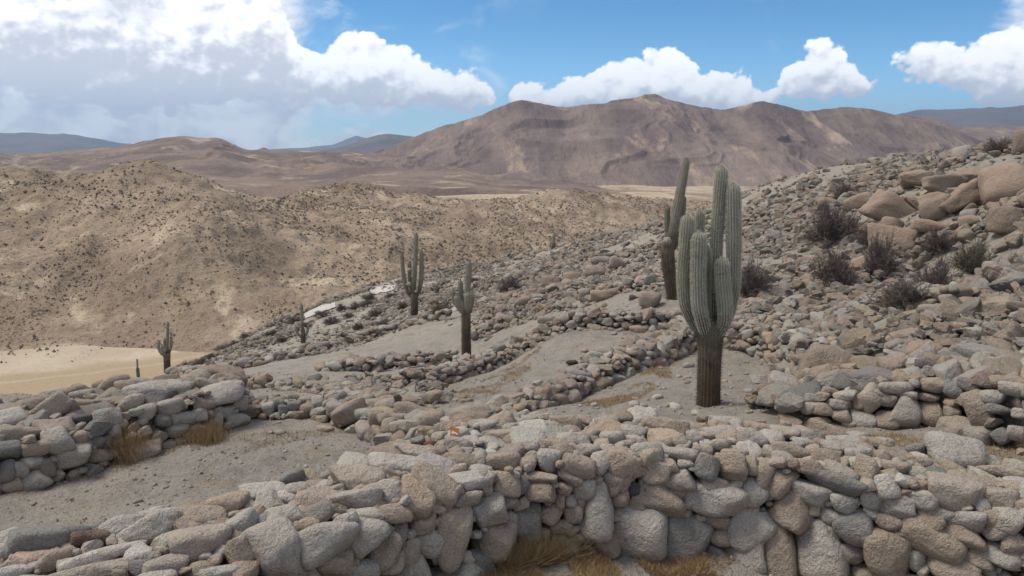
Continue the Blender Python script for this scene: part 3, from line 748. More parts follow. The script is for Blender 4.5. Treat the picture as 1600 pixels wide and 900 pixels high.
LEFT = zl(0, 540, 2.5, [(55, 288, 124, 92, 0, 'l'), (205, 262, 190, 110, -30, 'p'), (130, 240, 100, 70, 0, 'p'), (440, 160, 114, 84, 0, 'b'), (580, 180, 174, 84, 5, 'l'), (575, 122, 94, 64, 0, 'g'), (660, 108, 80, 50, 0, 'b'), (870, 185, 164, 84, -5, 'l'),
  (320, 290, 108, 44, 5, 'k'), (665, 240, 94, 64, 0, 'g'), (635, 296, 68, 62, 0, 'd'), (270, 432, 174, 94, -5, 'g'), (75, 350, 150, 80, 0, 'b'), (225, 370, 114, 104, 0, 'g'), (130, 530, 124, 84, -10, 'g'), (25, 490, 74, 84, 0, 'd'), (75, 487, 60, 70, 0, 'g'),
  (842, 302, 60, 84, 0, 'p'), (420, 282, 104, 74, 0, 'g'), (715, 285, 90, 54, 0, 'g'), (210, 195, 70, 50, 0, 'g'), (320, 195, 84, 44, 0, 'g'), (330, 155, 66, 46, 0, 'g'), (385, 165, 44, 56, 0, 'b'), (700, 175, 100, 64, 0, 'g'), (510, 235, 100, 84, 0, 'p'), (575, 260, 74, 64, 0, 'g'),
  (380, 375, 60, 64, 0, 'd'), (320, 360, 80, 60, 0, 'b'), (415, 375, 50, 60, 0, 'd'), (440, 340, 60, 60, 0, 'g'), (470, 310, 54, 54, 0, 'b'), (135, 405, 90, 60, 0, 'b'), (30, 410, 100, 74, 0, 'd'), (125, 463, 80, 58, 0, 'g'), (180, 480, 64, 74, 0, 'd'), (50, 545, 80, 60, 0, 'b'), (380, 430, 90, 50, 0, 'p'),
  (690, 330, 100, 56, 0, 'g'), (780, 272, 60, 50, 0, 'g'), (800, 230, 80, 60, 0, 'b'), (880, 260, 80, 50, 0, 'g'), (930, 290, 90, 60, 0, 'g'), (255, 190, 60, 50, 0, 'b'), (160, 205, 70, 50, 0, 'p'), (490, 165, 74, 60, 0, 'b'), (940, 225, 60, 60, 0, 'g')])
plain_wall('wide tumbled dry stone wall ending in pale slabs, beyond the bare floor', [(-260, 700, 8.6), (0, 690, 9.1), (120, 670, 9.8), (250, 650, 10.3), (365, 640, 10.8)], [1.9, 1.9, 1.7, 1.4, .9], [.62, .62, .6, .62, .6],
           [(.2, 500), (.15, 900), (.11, 1500), (.075, 2200), (.05, 2500)], 21, LEFT, batter=.2)
W3H = zl(400, 540, 2.5, [(365, 262, 140, 84, -18, 'b'), (465, 235, 70, 50, 0, 'b'), (505, 240, 80, 70, 0, 'p'), (470, 285, 60, 64, 0, 'b'), (605, 262, 130, 84, 5, 'b'), (685, 300, 110, 90, -10, 'b'), (580, 312, 110, 46, -8, 'p'), (520, 312, 60, 60, 0, 'b'), (835, 290, 154, 124, 10, 'b'), (960, 310, 110, 90, -20, 'p'),
   (925, 350, 90, 54, 0, 'g'), (245, 220, 54, 54, 0, 'g'), (200, 245, 64, 48, 0, 'b'), (150, 235, 52, 40, 0, 'd'), (110, 252, 46, 46, 0, 'd'), (50, 250, 60, 60, 0, 'g'), (290, 228, 54, 46, 20, 'g'), (145, 208, 44, 36, 0, 'd'), (190, 212, 50, 30, 0, 'g'), (90, 230, 40, 44, 0, 'd'), (20, 215, 54, 40, 0, 'd'), (820, 365, 90, 60, 0, 'g'), (750, 240, 100, 50, 0, 'g'), (620, 220, 100, 50, 0, 'g')])
plain_wall('crooked row of boulders and cobbles behind the orange marker', [(385, 640, 10.9), (500, 638, 10.9), (580, 640, 10.4), (660, 650, 9.6), (740, 655, 8.6), (790, 650, 7.7)], [.3, .3, .5, .7, .9, .9], [.2, .2, .26, .3, .36, .55],
           [(.14, 400), (.1, 900), (.075, 1500), (.05, 1500)], 22, W3H)
SM = [(.12, 250), (.095, 1500), (.072, 2400), (.05, 2600)]
plain_wall('long sloping dry stone wall left of the big hairy cactus', [(770, 640, 10.4), (860, 625, 11.2), (930, 598, 12.2), (1000, 570, 13.2), (1060, 540, 14.8), (1085, 512, 16.4)], [.4, .4, .45, .45, .5, .5], [.16, .3, .4, .42, .4, .36], SM, 23)
plain_wall('low dry stone wall below the round-armed cactus, on the left of the middle floor', [(640, 602, 16.6), (700, 592, 17.4), (760, 578, 18.2), (820, 553, 18.8), (856, 520, 19.2)], [.45], [.44, .42, .4, .38, .36], SM, 24)
plain_wall('level dry stone wall closing the far side of the middle floor', [(848, 514, 18.7), (900, 516, 18.2), (960, 517, 17.8), (1030, 516, 17.5), (1075, 505, 17.3)], [.4], [.4, .38, .38, .38, .36], SM, 25)
plain_wall('curved dry stone wall on the right of the big hairy cactus', [(1120, 541, 14.6), (1165, 550, 14.3), (1215, 562, 13.4), (1255, 580, 12.5), (1280, 603, 11.4), (1270, 620, 10.4)], [.5, .5, .5, .55, .5, .4], [.42, .42, .42, .45, .36, .22], SM, 26)
plain_wall('short dry stone wall at the foot of the round-armed cactus, broken by an upright slab', [(590, 571, 22.4), (640, 573, 22.4), (708, 571, 22.8)], [.4], [.42, .46, .42], [(.13, 400), (.1, 1200), (.075, 1600)], 27)
plain_wall('short stretch of dry stone wall right of the round-armed cactus', [(742, 521, 26), (770, 514, 26), (798, 506, 26)], [.4], [.3, .36, .3], [(.13, 300), (.1, 800), (.075, 1200)], 35)
plain_wall('low kerb of single cobbles along the outer edge of the terraces', [(268, 586, 31), (330, 580, 29.5), (400, 573, 28.4), (460, 562, 29), (520, 546, 30), (600, 527, 31), (660, 510, 31), (725, 494, 30)], [.35], [.28, .3, .32, .34, .34, .36, .36, .34], [(.19, 500), (.14, 1200), (.1, 1800)], 28)
plain_wall('small dry stone wall with a square slab, left of the round-armed cactus', [(508, 583, 21.6), (545, 578, 21.8), (592, 570, 22)], [.4], [.25, .4, .45], [(.14, 300), (.1, 700), (.08, 900)], 29)
plain_wall('spread-out low heap of cobbles between the bare floor and the upper terraces', [(438, 602, 16.4), (490, 605, 15.8), (540, 610, 14.8), (590, 617, 13.4), (640, 624, 12.4)], [.45, .5, .7, .9, .9], [.22, .2, .15, .14, .14], SM, 30)
plain_wall('stub of dry stone wall behind the pale slabs', [(372, 609, 17.5), (412, 609, 17.5)], [.6], [.32, .3], [(.14, 300), (.1, 700)], 31)
plain_wall('short ruined dry stone wall under the slope, beside the leaning cactus', [(950, 455, 22.8), (1000, 455, 22.2), (1045, 456, 21.6)], [.4], [.3, .36, .32], [(.13, 300), (.1, 700), (.08, 900)], 32)
plain_wall('retaining wall of large stones and upright slabs above the narrow strip of dry grass', [(1215, 640, 8.9), (1300, 640, 8.9), (1380, 648, 8.7), (1450, 650, 8.5), (1515, 640, 8.5), (1560, 655, 8.0), (1640, 670, 7.4), (1900, 700, 6.8)], [1.0, 1.2, 1.2, 1.1, 1.1, 1.2, 1.2, 1.2], [.3, .45, .55, .58, .6, .62, .65, .7],
           [(.19, 500), (.14, 1000), (.1, 1800), (.07, 2200)], 33, zl(1200, 540, 2.5, [(368, 293, 100, 84, 0, 'g'), (550, 265, 100, 130, 20, 'g'), (640, 268, 94, 98, 0, 'b'), (825, 255, 90, 160, -25, 'b'), (875, 200, 94, 60, 5, 'g'), (505, 165, 134, 48, -5, 'g'), (645, 152, 108, 60, 0, 'b'), (395, 205, 94, 110, 40, 'p'), (212, 248, 84, 48, 0, 'p'), (355, 220, 60, 58, 0, 'b'),
   (720, 265, 60, 60, 0, 'b'), (910, 355, 60, 60, -40, 'd'), (905, 250, 94, 40, 0, 'd'), (985, 265, 60, 40, 0, 'g'), (960, 170, 100, 54, 0, 'g'), (730, 175, 80, 64, 10, 'd'), (470, 215, 66, 48, 0, 'g'), (540, 190, 80, 34, 0, 'g'), (300, 195, 90, 44, -10, 'l'), (265, 228, 80, 38, 0, 'g'), (435, 190, 66, 40, 0, 'p'), (625, 200, 90, 34, 0, 'b'), (290, 270, 70, 60, 0, 'b'), (470, 290, 100, 70, 0, 'b'), (160, 245, 60, 50, 0, 'g'), (980, 345, 80, 60, 0, 'g'), (790, 155, 90, 50, 15, 'd'), (625, 75, 90, 40, 0, 'k')]))
plain_wall('ruined dry stone wall crossing the rubble above the curved wall', [(1125, 518, 16), (1180, 520, 15.6), (1250, 520, 14.8), (1330, 512, 14.2), (1420, 515, 13.4), (1500, 520, 12.2)], [.5], [.26, .3, .26, .3, .3, .3], SM, 34)

# ------------------------------------------------------------------ loose boulders (each one read from the photograph)
r2 = np.random.default_rng(5)
BOULD = [(*q[:6], q[6]) for q in []]
def bz(ox, oy, sc, rows): return [(ox + q[0] / sc, oy + q[1] / sc, q[2] / sc, q[3] / sc, q[4], q[5], q[6]) for q in rows]
BOULD = bz(1250, 180, 2.3686, [
 (775, 265, 180, 170, -8, 't', 'huge smooth tan boulder resting on a squat one at the top of the rubble slope'),
 (830, 105, 70, 100, 0, 'b', 'upright brown boulder standing on the crest beside the dry shrub'),
 (612, 312, 140, 100, -48, 't', 'long tan boulder leaning steeply against the huge smooth boulder'),
 (540, 255, 150, 90, 20, 'b', 'hollowed brown boulder behind the leaning long boulder'),
 (505, 340, 110, 110, -20, 'b', 'slanting slab of rock at the foot of the hollowed boulder'),
 (330, 345, 180, 110, 22, 't', 'broad tan boulder with a flat tilted top in the middle of the rubble slope'),
 (330, 468, 165, 115, 8, 't', 'blocky tan boulder with dry shrubs below it'),
 (222, 552, 92, 54, -22, 't', 'oval tan boulder tilted between two dry shrubs'),
 (70, 632, 115, 54, -3, 't', 'flat pale boulder low on the rubble slope'),
 (480, 412, 125, 50, 3, 't', 'flat pale boulder lying below the slanting slab'),
 (770, 388, 130, 95, 0, 'b', 'squat dark brown boulder under the huge smooth one'),
 (620, 225, 120, 64, -20, 't', 'sloping tan boulder wedged above the leaning long boulder'),
 (430, 240, 110, 70, -10, 't', 'rounded tan boulder behind the broad tilted one'),
 (715, 625, 95, 62, 15, 'b', 'brown boulder on the right below the grey-green shrub'),
 (715, 568, 78, 50, 5, 'l', 'pale grey block beside the grey-green shrub'),
 (215, 322, 100, 54, -25, 't', 'wedge of tan rock above the dark shrubs'),
 (490, 732, 98, 64, 30, 'g', 'grey tilted slab low on the right of the rubble slope'),
 (780, 790, 130, 46, 4, 'b', 'long flat stone low on the right of the rubble slope'),
 (600, 140, 70, 50, -10, 'g', 'pale block on the crest left of the crest shrub'),
 (640, 392, 90, 44, -10, 't', 'flat tan stone in the hollow below the leaning boulder'),
 (430, 330, 95, 66, 20, 'b', 'brown boulder right of the broad tilted one'),
 (340, 410, 80, 60, 15, 't', 'tan stone set between the tilted and the blocky boulder'),
 (110, 330, 80, 50, 0, 't', 'rounded tan boulder left of the tan wedge')]) + bz(560, 340, 3, [
 (900, 300, 94, 54, 3, 'b', 'dark brown split boulder in the middle of the terraced slope'),
 (1000, 287, 84, 62, 0, 't', 'rounded tan boulder next to the dark split one'),
 (1110, 257, 84, 64, 5, 'p', 'pinkish boulder on the slope left of the leaning cactus'),
 (1215, 215, 76, 58, 10, 'p', 'oval pink boulder above the pinkish one'),
 (1140, 207, 84, 50, 0, 'g', 'grey flat boulder next to the oval pink one'),
 (770, 400, 76, 62, 5, 'p', 'pinkish block behind the round-armed cactus'),
 (1060, 367, 56, 74, 10, 'g', 'upright grey stone at the end of the short ruined wall'),
 (1140, 367, 100, 54, 0, 't', 'low tan boulder below the short ruined wall'),
 (1365, 387, 94, 84, 10, 'p', 'pink boulder at the foot of the leaning cactus'),
 (905, 335, 54, 44, -20, 'l', 'pale tilted slab below the dark split boulder'),
 (1376, 440, 34, 40, 0, 'p', 'small pink block below the pink boulder'),
 (1080, 305, 70, 34, 0, 'l', 'pale flat stone left of the short ruined wall'),
 (880, 482, 80, 46, 0, 'g', 'grey boulder at the corner of the middle floor'),
 (282, 668, 52, 66, 0, 'b', 'upright slab standing in the broken short wall'),
 (1000, 680, 52, 26, 0, 's', 'dark brown block at the left of the little pile on the middle floor'),
 (1068, 662, 60, 24, -6, 's', 'dark brown slab lying on top of the little pile on the middle floor'),
 (1080, 678, 76, 20, -4, 's', 'long dark slab at the bottom of the little pile on the middle floor'),
 (1150, 664, 44, 16, 12, 's', 'thin dark slab at the right of the little pile on the middle floor')])
occ = []
for (px, py, w, h, an, ck, lab) in BOULD:
    P = hit(px, py + h * .35)
    if P is None:
        P = hit(px, py + h * .8)
        if P is None: P = at(px, py + h * .5, 27)
    P = at(px, py, P[1])
    s = view_stone(px, py, w, h, an, ck, P, r2, .95, .15)
    s.shape = (NS + s.shape % NA if len(occ) in (2, 3, 4, 5, 6, 11, 12, 20) else (s.shape // 4 * 4 + 1) % NS) if w > 40 else s.shape
    s.col = s.col * np.array([.84, .80, .79])
    stone_obj(s, 'boulder', label=lab, cat='boulder')
    occ.append((s.c, s.s.max(), 'near the ' + ' '.join(lab.split()[:5])))

# ------------------------------------------------------------------ rubble on the slope
def inpoly(P, poly):
    x, y = P[:, 0], P[:, 1]; c = np.zeros(len(P), bool); q = np.array(poly, float); j = len(q) - 1
    for i in range(len(q)):
        xi, yi = q[i]; xj, yj = q[j]
        c ^= ((yi > y) != (yj > y)) & (x < (xj - xi) * (y - yi) / (yj - yi + 1e-9) + xi)
        j = i
    return c
RUB = [([(1085, 470), (1160, 440), (1110, 300), (1200, 255), (1900, 180), (1900, 620), (1560, 600), (1420, 590), (1290, 575), (1230, 535), (1120, 500)], 1.0),
       ([(860, 400), (860, 380), (1040, 330), (1120, 330), (1120, 470), (1060, 470), (940, 480), (850, 490), (780, 520), (720, 545), (690, 500), (640, 510), (560, 545), (390, 570), (270, 580), (270, 575), (330, 540), (420, 500), (600, 430), (860, 370)], .8),
       ([(700, 500), (860, 400), (1060, 340), (1060, 440), (950, 450), (830, 500), (740, 540)], .8),
       ([(540, 592), (640, 590), (740, 630), (720, 645), (640, 640), (530, 625)], .45),
       ([(1070, 500), (1110, 470), (1160, 500), (1120, 540), (1085, 530)], .8)]
FLOOR = [[(300, 588), (450, 568), (584, 533), (722, 506), (725, 556), (589, 556), (500, 584), (429, 592), (312, 610)], [(700, 500), (735, 520), (735, 560), (840, 530), (850, 500), (800, 510), (740, 530)], [(1140, 530), (1290, 545), (1300, 560), (1210, 545)], [(950, 500), (870, 480), (1000, 440), (1060, 478), (1040, 495)], [(1420, 430), (1500, 370), (1600, 350), (1600, 420), (1500, 450)], [(470, 505), (530, 470), (620, 440), (615, 462), (540, 488), (490, 512)]]
NPT = 230000
Yv = 6 + 58 * rng.uniform(0, 1, NPT) ** .75
pxv = rng.uniform(200, 1850, NPT)
Xv = (pxv - 800) / F * Yv * 1.0
Zv = ground(Xv, Yv)
PR = proj(np.stack([Xv, Yv, Zv], 1))
dens = np.zeros(NPT)
for poly, d in RUB: dens = np.maximum(dens, inpoly(PR, poly) * d)
for poly in FLOOR: dens = np.where(inpoly(PR, poly), dens * .07, dens)
patch = np.clip(.55 + .9 * fbm(Xv * .35, Yv * .35, oct=3, seed=44), .06, 1)
ok = rng.uniform(0, 1, NPT) < dens * patch
for cx_, cy_, cY_ in [(472, 537, 34), (645, 503, 32.4), (864, 393, 48), (728, 560, 24), (1048, 465, 20)]:
    q_ = at(cx_, cy_, cY_); ax_ = q_ / np.linalg.norm(q_[:2]); al_ = Xv * ax_[0] + Yv * ax_[1]; pe_ = Xv * ax_[1] - Yv * ax_[0]
    dd_ = np.hypot(q_[0], q_[1]) - al_
    ok &= ~((np.abs(pe_) < .45) & (dd_ > -.3) & (dd_ < 1.6))
idx = np.where(ok)[0]
loose = []
for i in idx:
    y = Yv[i]
    s = float(np.clip(.05 * rng.pareto(2.4) + .05, .05, .19)) * (.72 if pxv[i] < 780 else 1.0 if y < 30 else 1.05)
    yaw = rng.uniform(0, 6.28)
    R = np.array(Euler((rng.normal(0, .4), rng.normal(0, .4), yaw)).to_matrix())
    dims = (s * rng.uniform(.95, 1.5), s * rng.uniform(.75, 1.1), s * rng.uniform(.38, .85))
    c = (Xv[i], y, Zv[i] + dims[2] * rng.uniform(.0, .75) + (rng.uniform(0, .12) if patch[i] > .8 else 0))
    if any(((c[0] - o[0][0]) ** 2 + (c[1] - o[0][1]) ** 2) < (o[1] * .7) ** 2 for o in occ): continue
    loose.append(Stone(c, R, dims, NS + int(rng.integers(NA)) if rng.uniform() < .85 else int(rng.integers(NS)), pick_col(rng, 'gggbbbbbptdd') * .78))
loose.sort(key=lambda s: -s.app)
LAND = [(o[0], o[2]) for o in occ]
def near(c):
    d = [((c[0] - p[0]) ** 2 + (c[1] - p[1]) ** 2, t) for p, t in LAND]
    return min(d)[1]
for s in loose[:300]:
    tone = ('pale' if s.col.mean() > .33 else 'dark' if s.col.mean() < .21 else 'mid-toned') + (' grey' if s.col[0] / s.col[2] < 1.36 else ' tan' if s.col[0] / s.col[2] > 1.6 else ' brown')
    form = 'long' if s.s[0] / s.s[1] > 1.55 else 'flat' if s.s[2] / s.s[1] < .55 else 'blocky'
    stone_obj(s, 'loose_rock', label=('large ' if s.app > loose[60].app else 'small ') + tone + ' ' + form + ' rock ' + near(s.c), cat='rock', group='loose rocks on the slope')
link('rubble', join_stones(loose[300:], 'rubble', lodf=lambda s: 3 if s.app > 12 else 2 if s.app > 5 else 1, smooth=False), kind='stuff', label='loose rubble of smaller stones covering the slope', cat='rubble')
print('loose', len(loose))

# gravel on the floors
NG = 20000
Yg = 4.2 + 20 * rng.uniform(0, 1, NG) ** 1.5; Xg = (rng.uniform(-200, 1700, NG) - 800) / F * Yg
Zg = ground(Xg, Yg); grav = []
for i in range(NG):
    s = float(np.clip(.005 * (rng.pareto(2.2) + 1), .005, .024))
    grav.append(Stone((Xg[i], Yg[i], Zg[i] + s * .2), np.array(Euler(rng.uniform(0, 6, 3)).to_matrix()), (s * 1.2, s, s * .7), int(rng.integers(NS)), pick_col(rng, 'ggbbptl')))
for i in range(800):
    y = 8 + 16 * rng.uniform(0, 1); x = (rng.uniform(150, 1400) - 800) / F * y; s = float(np.clip(.018 * (rng.pareto(2.2) + 1), .018, .09))
    grav.append(Stone((x, y, gz(x, y) + s * .15), np.array(Euler((0, 0, rng.uniform(0, 6))).to_matrix()), (s * 1.3, s, s * .6), int(rng.integers(NS)), pick_col(rng, 'ggbbptl')))
link('gravel', join_stones(grav, 'gravel', lodf=lambda s: 2 if s.app > 8 else 1), kind='stuff', label='scattered gravel on the bare floors', cat='gravel')

# ------------------------------------------------------------------ cacti
def skin_build(trunk):
    def f(g, b):
        P = g.node('ShaderNodeNewGeometry').outputs['Position']
        rib = g.node('ShaderNodeVertexColor', layer_name='tint').outputs[0]
        n1 = g.noise(P, 5, 5, .65); n2 = g.noise(P, 45, 4, .7)
        rs = g.xyz(rib)[0]; hg = g.xyz(rib)[1]
        if trunk:
            c = g.mix(g.ss(n1, .35, .65), (.06, .044, .033), (.115, .083, .058))
            c = g.mix(g.m('MULTIPLY', rs, .45), c, (.15, .12, .088))
            c = g.mix(g.m('MULTIPLY', g.ss(n2, .55, .72), .6), c, (.05, .038, .03))
            c = g.mix(g.m('MULTIPLY', g.ss(g.m('ADD', hg, g.m('MULTIPLY', g.m('SUBTRACT', g.noise(P, 6, 4, .7), .5), 1.3)), .5, .95), .8), c, (.19, .165, .115))
        else:
            c = g.mix(g.ss(n1, .35, .65), (.17, .155, .105), (.23, .21, .155))
            c = g.mix(g.m('MULTIPLY', rs, .55), c, (.48, .455, .385))
            c = g.mix(g.m('MULTIPLY', g.ss(g.m('ADD', hg, g.m('MULTIPLY', g.m('SUBTRACT', n1, .5), .5)), .42, .02), .85), c, (.105, .075, .05))
            c = g.mix(g.m('MULTIPLY', g.ss(g.noise(g.vm('ADD', P, (9, 4, 2)), 7, 4, .6), .62, .7), .6), c, (.09, .062, .04))
            c = g.mix(g.m('MULTIPLY', g.ss(n2, .58, .72), .35), c, (.08, .07, .05))
        g.put(b.inputs['Base Color'], c); bump(g, b, n2, .6, .02)
    return f
M_TRUNK = mat('cactus_bark', skin_build(True)); M_ARM = mat('cactus_skin', skin_build(False), .85)
def spine_build(g, b):
    base = g.node('ShaderNodeVertexColor', layer_name='tint').outputs[0]
    g.put(b.inputs['Base Color'], base)
M_SPINE = mat('cactus_spines', spine_build, .8)

def stem_mesh(path, radii, ribs, per, dome=True, rings_per_m=18, r=None, amp=.04):
    P = np.array(path, float); L = np.concatenate([[0], np.cumsum(np.linalg.norm(np.diff(P, axis=0), axis=1))])
    n = max(int(L[-1] * rings_per_m), 12); t = np.linspace(0, L[-1], n)
    C = np.stack([np.interp(t, L, P[:, i]) for i in range(3)], 1)
    for _ in range(max(2, n // 7)): C[1:-1] = (C[:-2] + 2 * C[1:-1] + C[2:]) / 4
    rad = np.interp(t, L, radii)
    rad = rad * (1 + .035 * vnoise(t * 3 + r.uniform(0, 99), t * 0))
    if dome:
        u = np.clip((L[-1] - t) / (rad.max() * 1.35), 0, 1); rad = rad * np.sqrt(np.maximum(1 - (1 - u) ** 2, .0004))
    tg = np.gradient(C, axis=0); tg /= np.linalg.norm(tg, axis=1)[:, None] + 1e-9
    ref = np.array([0, 1., 0]); e1 = np.cross(tg, ref); e1 /= np.linalg.norm(e1, axis=1)[:, None]; e2 = np.cross(tg, e1)
    m = ribs * per; th = np.arange(m) / m * 2 * math.pi
    rc = np.cos(th * ribs); rs = np.where(rc > 0, rc, rc * .9)
    rr = rad[:, None] * (1 + amp * rs[None, :] * (1 + .5 * vnoise(t * 9, t * 0 + 3))[:, None])
    V = C[:, None, :] + rr[..., None] * (np.cos(th)[None, :, None] * e1[:, None, :] + np.sin(th)[None, :, None] * e2[:, None, :])
    V = V.reshape(-1, 3)
    i = np.arange(n - 1)[:, None] * m; j = np.arange(m)[None]; k = (np.arange(m)[None] + 1) % m
    Fc = np.stack([(i + j).ravel(), (i + k).ravel(), (i + m + k).ravel(), (i + m + j).ravel()], 1)
    cols = np.zeros((n, m, 3)); cols[..., 0] = (.5 + .5 * rc)[None]; cols[..., 1] = (t / L[-1])[:, None]
    return V, Fc, cols.reshape(-1, 3), (C, rad, e1, e2, tg, L[-1])

def spines(frame, ribs, step, per, length, width, col, r, frm=0.0, lean=.35):
    C, rad, e1, e2, tg, L = frame
    ns = max(int(L * (1 - frm) / step), 2)
    tt = np.repeat(np.linspace(frm, 1, ns), ribs * per) * (len(C) - 1)
    th = np.tile(np.repeat(np.arange(ribs), per), ns) / ribs * 2 * math.pi
    tt = np.clip(tt + r.normal(0, .25, len(tt)), 0, len(C) - 1.001); i = tt.astype(int); f = (tt - i)[:, None]
    c = C[i] * (1 - f) + C[i + 1] * f; ra = rad[i] * (1 - f[:, 0]) + rad[i + 1] * f[:, 0]
    o = np.cos(th)[:, None] * e1[i] + np.sin(th)[:, None] * e2[i]
    base = c + o * (ra * 1.07)[:, None]
    d = o + tg[i] * r.normal(.05, lean, len(tt))[:, None] + np.cross(tg[i], o) * r.normal(0, lean * 1.3, len(tt))[:, None]
    top = np.clip((tt / (len(C) - 1) - .93) / .07, 0, 1)[:, None]; d = d + tg[i] * top * 1.2
    d /= np.linalg.norm(d, axis=1)[:, None]
    ln = length * r.uniform(.5, 1.25, len(tt))
    sd = np.cross(d, r.normal(size=d.shape)); sd /= np.linalg.norm(sd, axis=1)[:, None]
    V = np.stack([base + sd * width / 2, base - sd * width / 2, base + d * ln[:, None]], 1).reshape(-1, 3)
    T = np.arange(len(V)).reshape(-1, 3)
    cc = np.repeat((np.array(col)[None] * r.uniform(.65, 1.2, (len(tt), 1))), 3, 0)
    return V, T, cc

def cactus(label, Y, trunk, arms, buds=(), ribs=18, seed=0, detail=1.0, trunk_spine=(.17, .14, .105), arm_spine=(.62, .585, .47), name='columnar_cactus', green=None):
    r = np.random.default_rng(seed)
    b = at(trunk[0][0], trunk[0][1], Y); base = np.array([b[0], b[1], gz(b[0], b[1])])
    # the sight line meets the ground at this distance: keep the foot in the soil
    e = link(name, None, label=label, cat='cactus', group='columnar cacti on the slope', loc=tuple(base))
    def conv(pts, dy):
        return np.array([at(p[0], p[1], Y + dy) for p in pts]) - base, [p[2] / 2 * Y / F * .86 for p in pts]
    per = 4 if detail > .7 else 3; rpm = 26 if detail > .7 else 10
    SV, ST, SC, so = [], [], [], 0
    def add_sp(q):
        nonlocal so
        SV.append(q[0]); ST.append(q[1] + so); SC.append(q[2]); so += len(q[0])
    P, R = conv(trunk, 0); P[0, 2] = min(P[0, 2], -.1)
    V, Fc, c, fr = stem_mesh(P, R, ribs, per, dome=False, rings_per_m=rpm, r=r, amp=.06)
    link('trunk', new_mesh('trunk', V, Fc, c, mat=M_TRUNK), e)
    if detail > .2: add_sp(spines(fr, ribs, .045 / detail, 6, .035, .004 / detail ** .5, trunk_spine, r))
    for (pp, dy) in arms:
        P, R = conv(pp, 0); P[:, 1] += np.interp(np.arange(len(P)), [0, 1.01, len(P)], [0, dy, dy])
        R = [q * .93 * (.62, .78, .95, 1, 1, 1, 1, 1)[i] for i, q in enumerate(R)]
        V, Fc, c, fr = stem_mesh(P, R, max(ribs - 4, 8), per, rings_per_m=rpm, r=r)
        link('arm', new_mesh('arm', V, Fc, c, mat=M_ARM), e)
        if detail > .2: add_sp(spines(fr, max(ribs - 4, 8),   .03 / detail, 14, .018, .0062 / detail ** .5, arm_spine, r, frm=.12))
        if detail > .7: add_sp(spines(fr, max(ribs - 4, 8), .035, 2, .045, .0032, arm_spine, r, frm=.1, lean=.6))
    for (px, py, w, dy) in buds:
        c0 = at(px, py, Y) - base; c0[1] += dy; rr_ = w / 2 * Y / F
        P = np.array([c0 - [0, 0, rr_ * 1.0], c0, c0 + [0, 0, rr_]]); 
        V, Fc, c, fr = stem_mesh(P, [rr_ * .5, rr_, rr_], 10, 3, rings_per_m=60, r=r)
        link('bud', new_mesh('bud', V, Fc, c, mat=M_ARM), e)
    if SV: link('spines', new_mesh('spines', np.concatenate(SV), np.concatenate(ST), np.concatenate(SC), smooth=False, mat=M_SPINE), e, kind='stuff')
    return e

def zc(ox, oy, sc, L): return [(ox + a / sc, oy + b / sc, w / sc) for a, b, w in L]
Z5 = (1000, 220, 2.045); Z6 = (560, 350, 3.913); Z8 = (200, 380, 3.4625)
cactus('tall hairy many-armed cactus with a thick brown trunk standing behind the nearest wall', 10.0, zc(*Z5, [(219, 850, 88), (219, 800, 84), (222, 700, 86), (224, 640, 92), (224, 600, 96), (222, 570, 60)]),
  [(zc(*Z5, [(208, 640, 56), (172, 585, 52), (143, 520, 48), (140, 430, 48), (149, 330, 48), (156, 236, 48)]), .04),
   (zc(*Z5, [(214, 630, 60), (196, 585, 58), (181, 520, 56), (178, 430, 54), (182, 287, 54)]), -.13),
   (zc(*Z5, [(222, 600, 40), (214, 520, 30), (215, 430, 28), (216, 335, 26)]), .02),
   (zc(*Z5, [(226, 600, 40), (200, 500, 34), (196, 400, 32), (205, 226, 32)]), .2),
   (zc(*Z5, [(235, 620, 56), (246, 540, 50), (250, 400, 46), (258, 250, 46), (272, 82, 44)]), .14),
   (zc(*Z5, [(242, 632, 64), (284, 560, 56), (302, 470, 54), (303, 300, 53), (301, 136, 52)]), .04),
   (zc(*Z5, [(238, 630, 62), (262, 575, 58), (262, 520, 56), (254, 440, 54), (252, 366, 52)]), -.16)], seed=1, ribs=20)
cactus('leaning cactus with a curved dark trunk, a round bud and two short arms behind', 20.0, zc(*Z5, [(112, 505, 52), (103, 460, 50), (90, 400, 48), (88, 340, 46), (97, 310, 44)]),
  [(zc(*Z5, [(94, 345, 40), (104, 290, 40), (118, 220, 37), (134, 140, 32), (146, 80, 25), (150, 56, 22)]), 0),
   (zc(*Z5, [(100, 340, 20), (96, 300, 20), (93, 260, 20), (93, 210, 19)]), .25),
   (zc(*Z5, [(108, 345, 26), (128, 320, 26), (138, 260, 24), (144, 176, 22)]), .2)], [(1000 + 82 / 2.045, 220 + 318 / 2.045, 30 / 2.045, -.2)], seed=2, arm_spine=(.30, .285, .2), ribs=16, detail=.8)
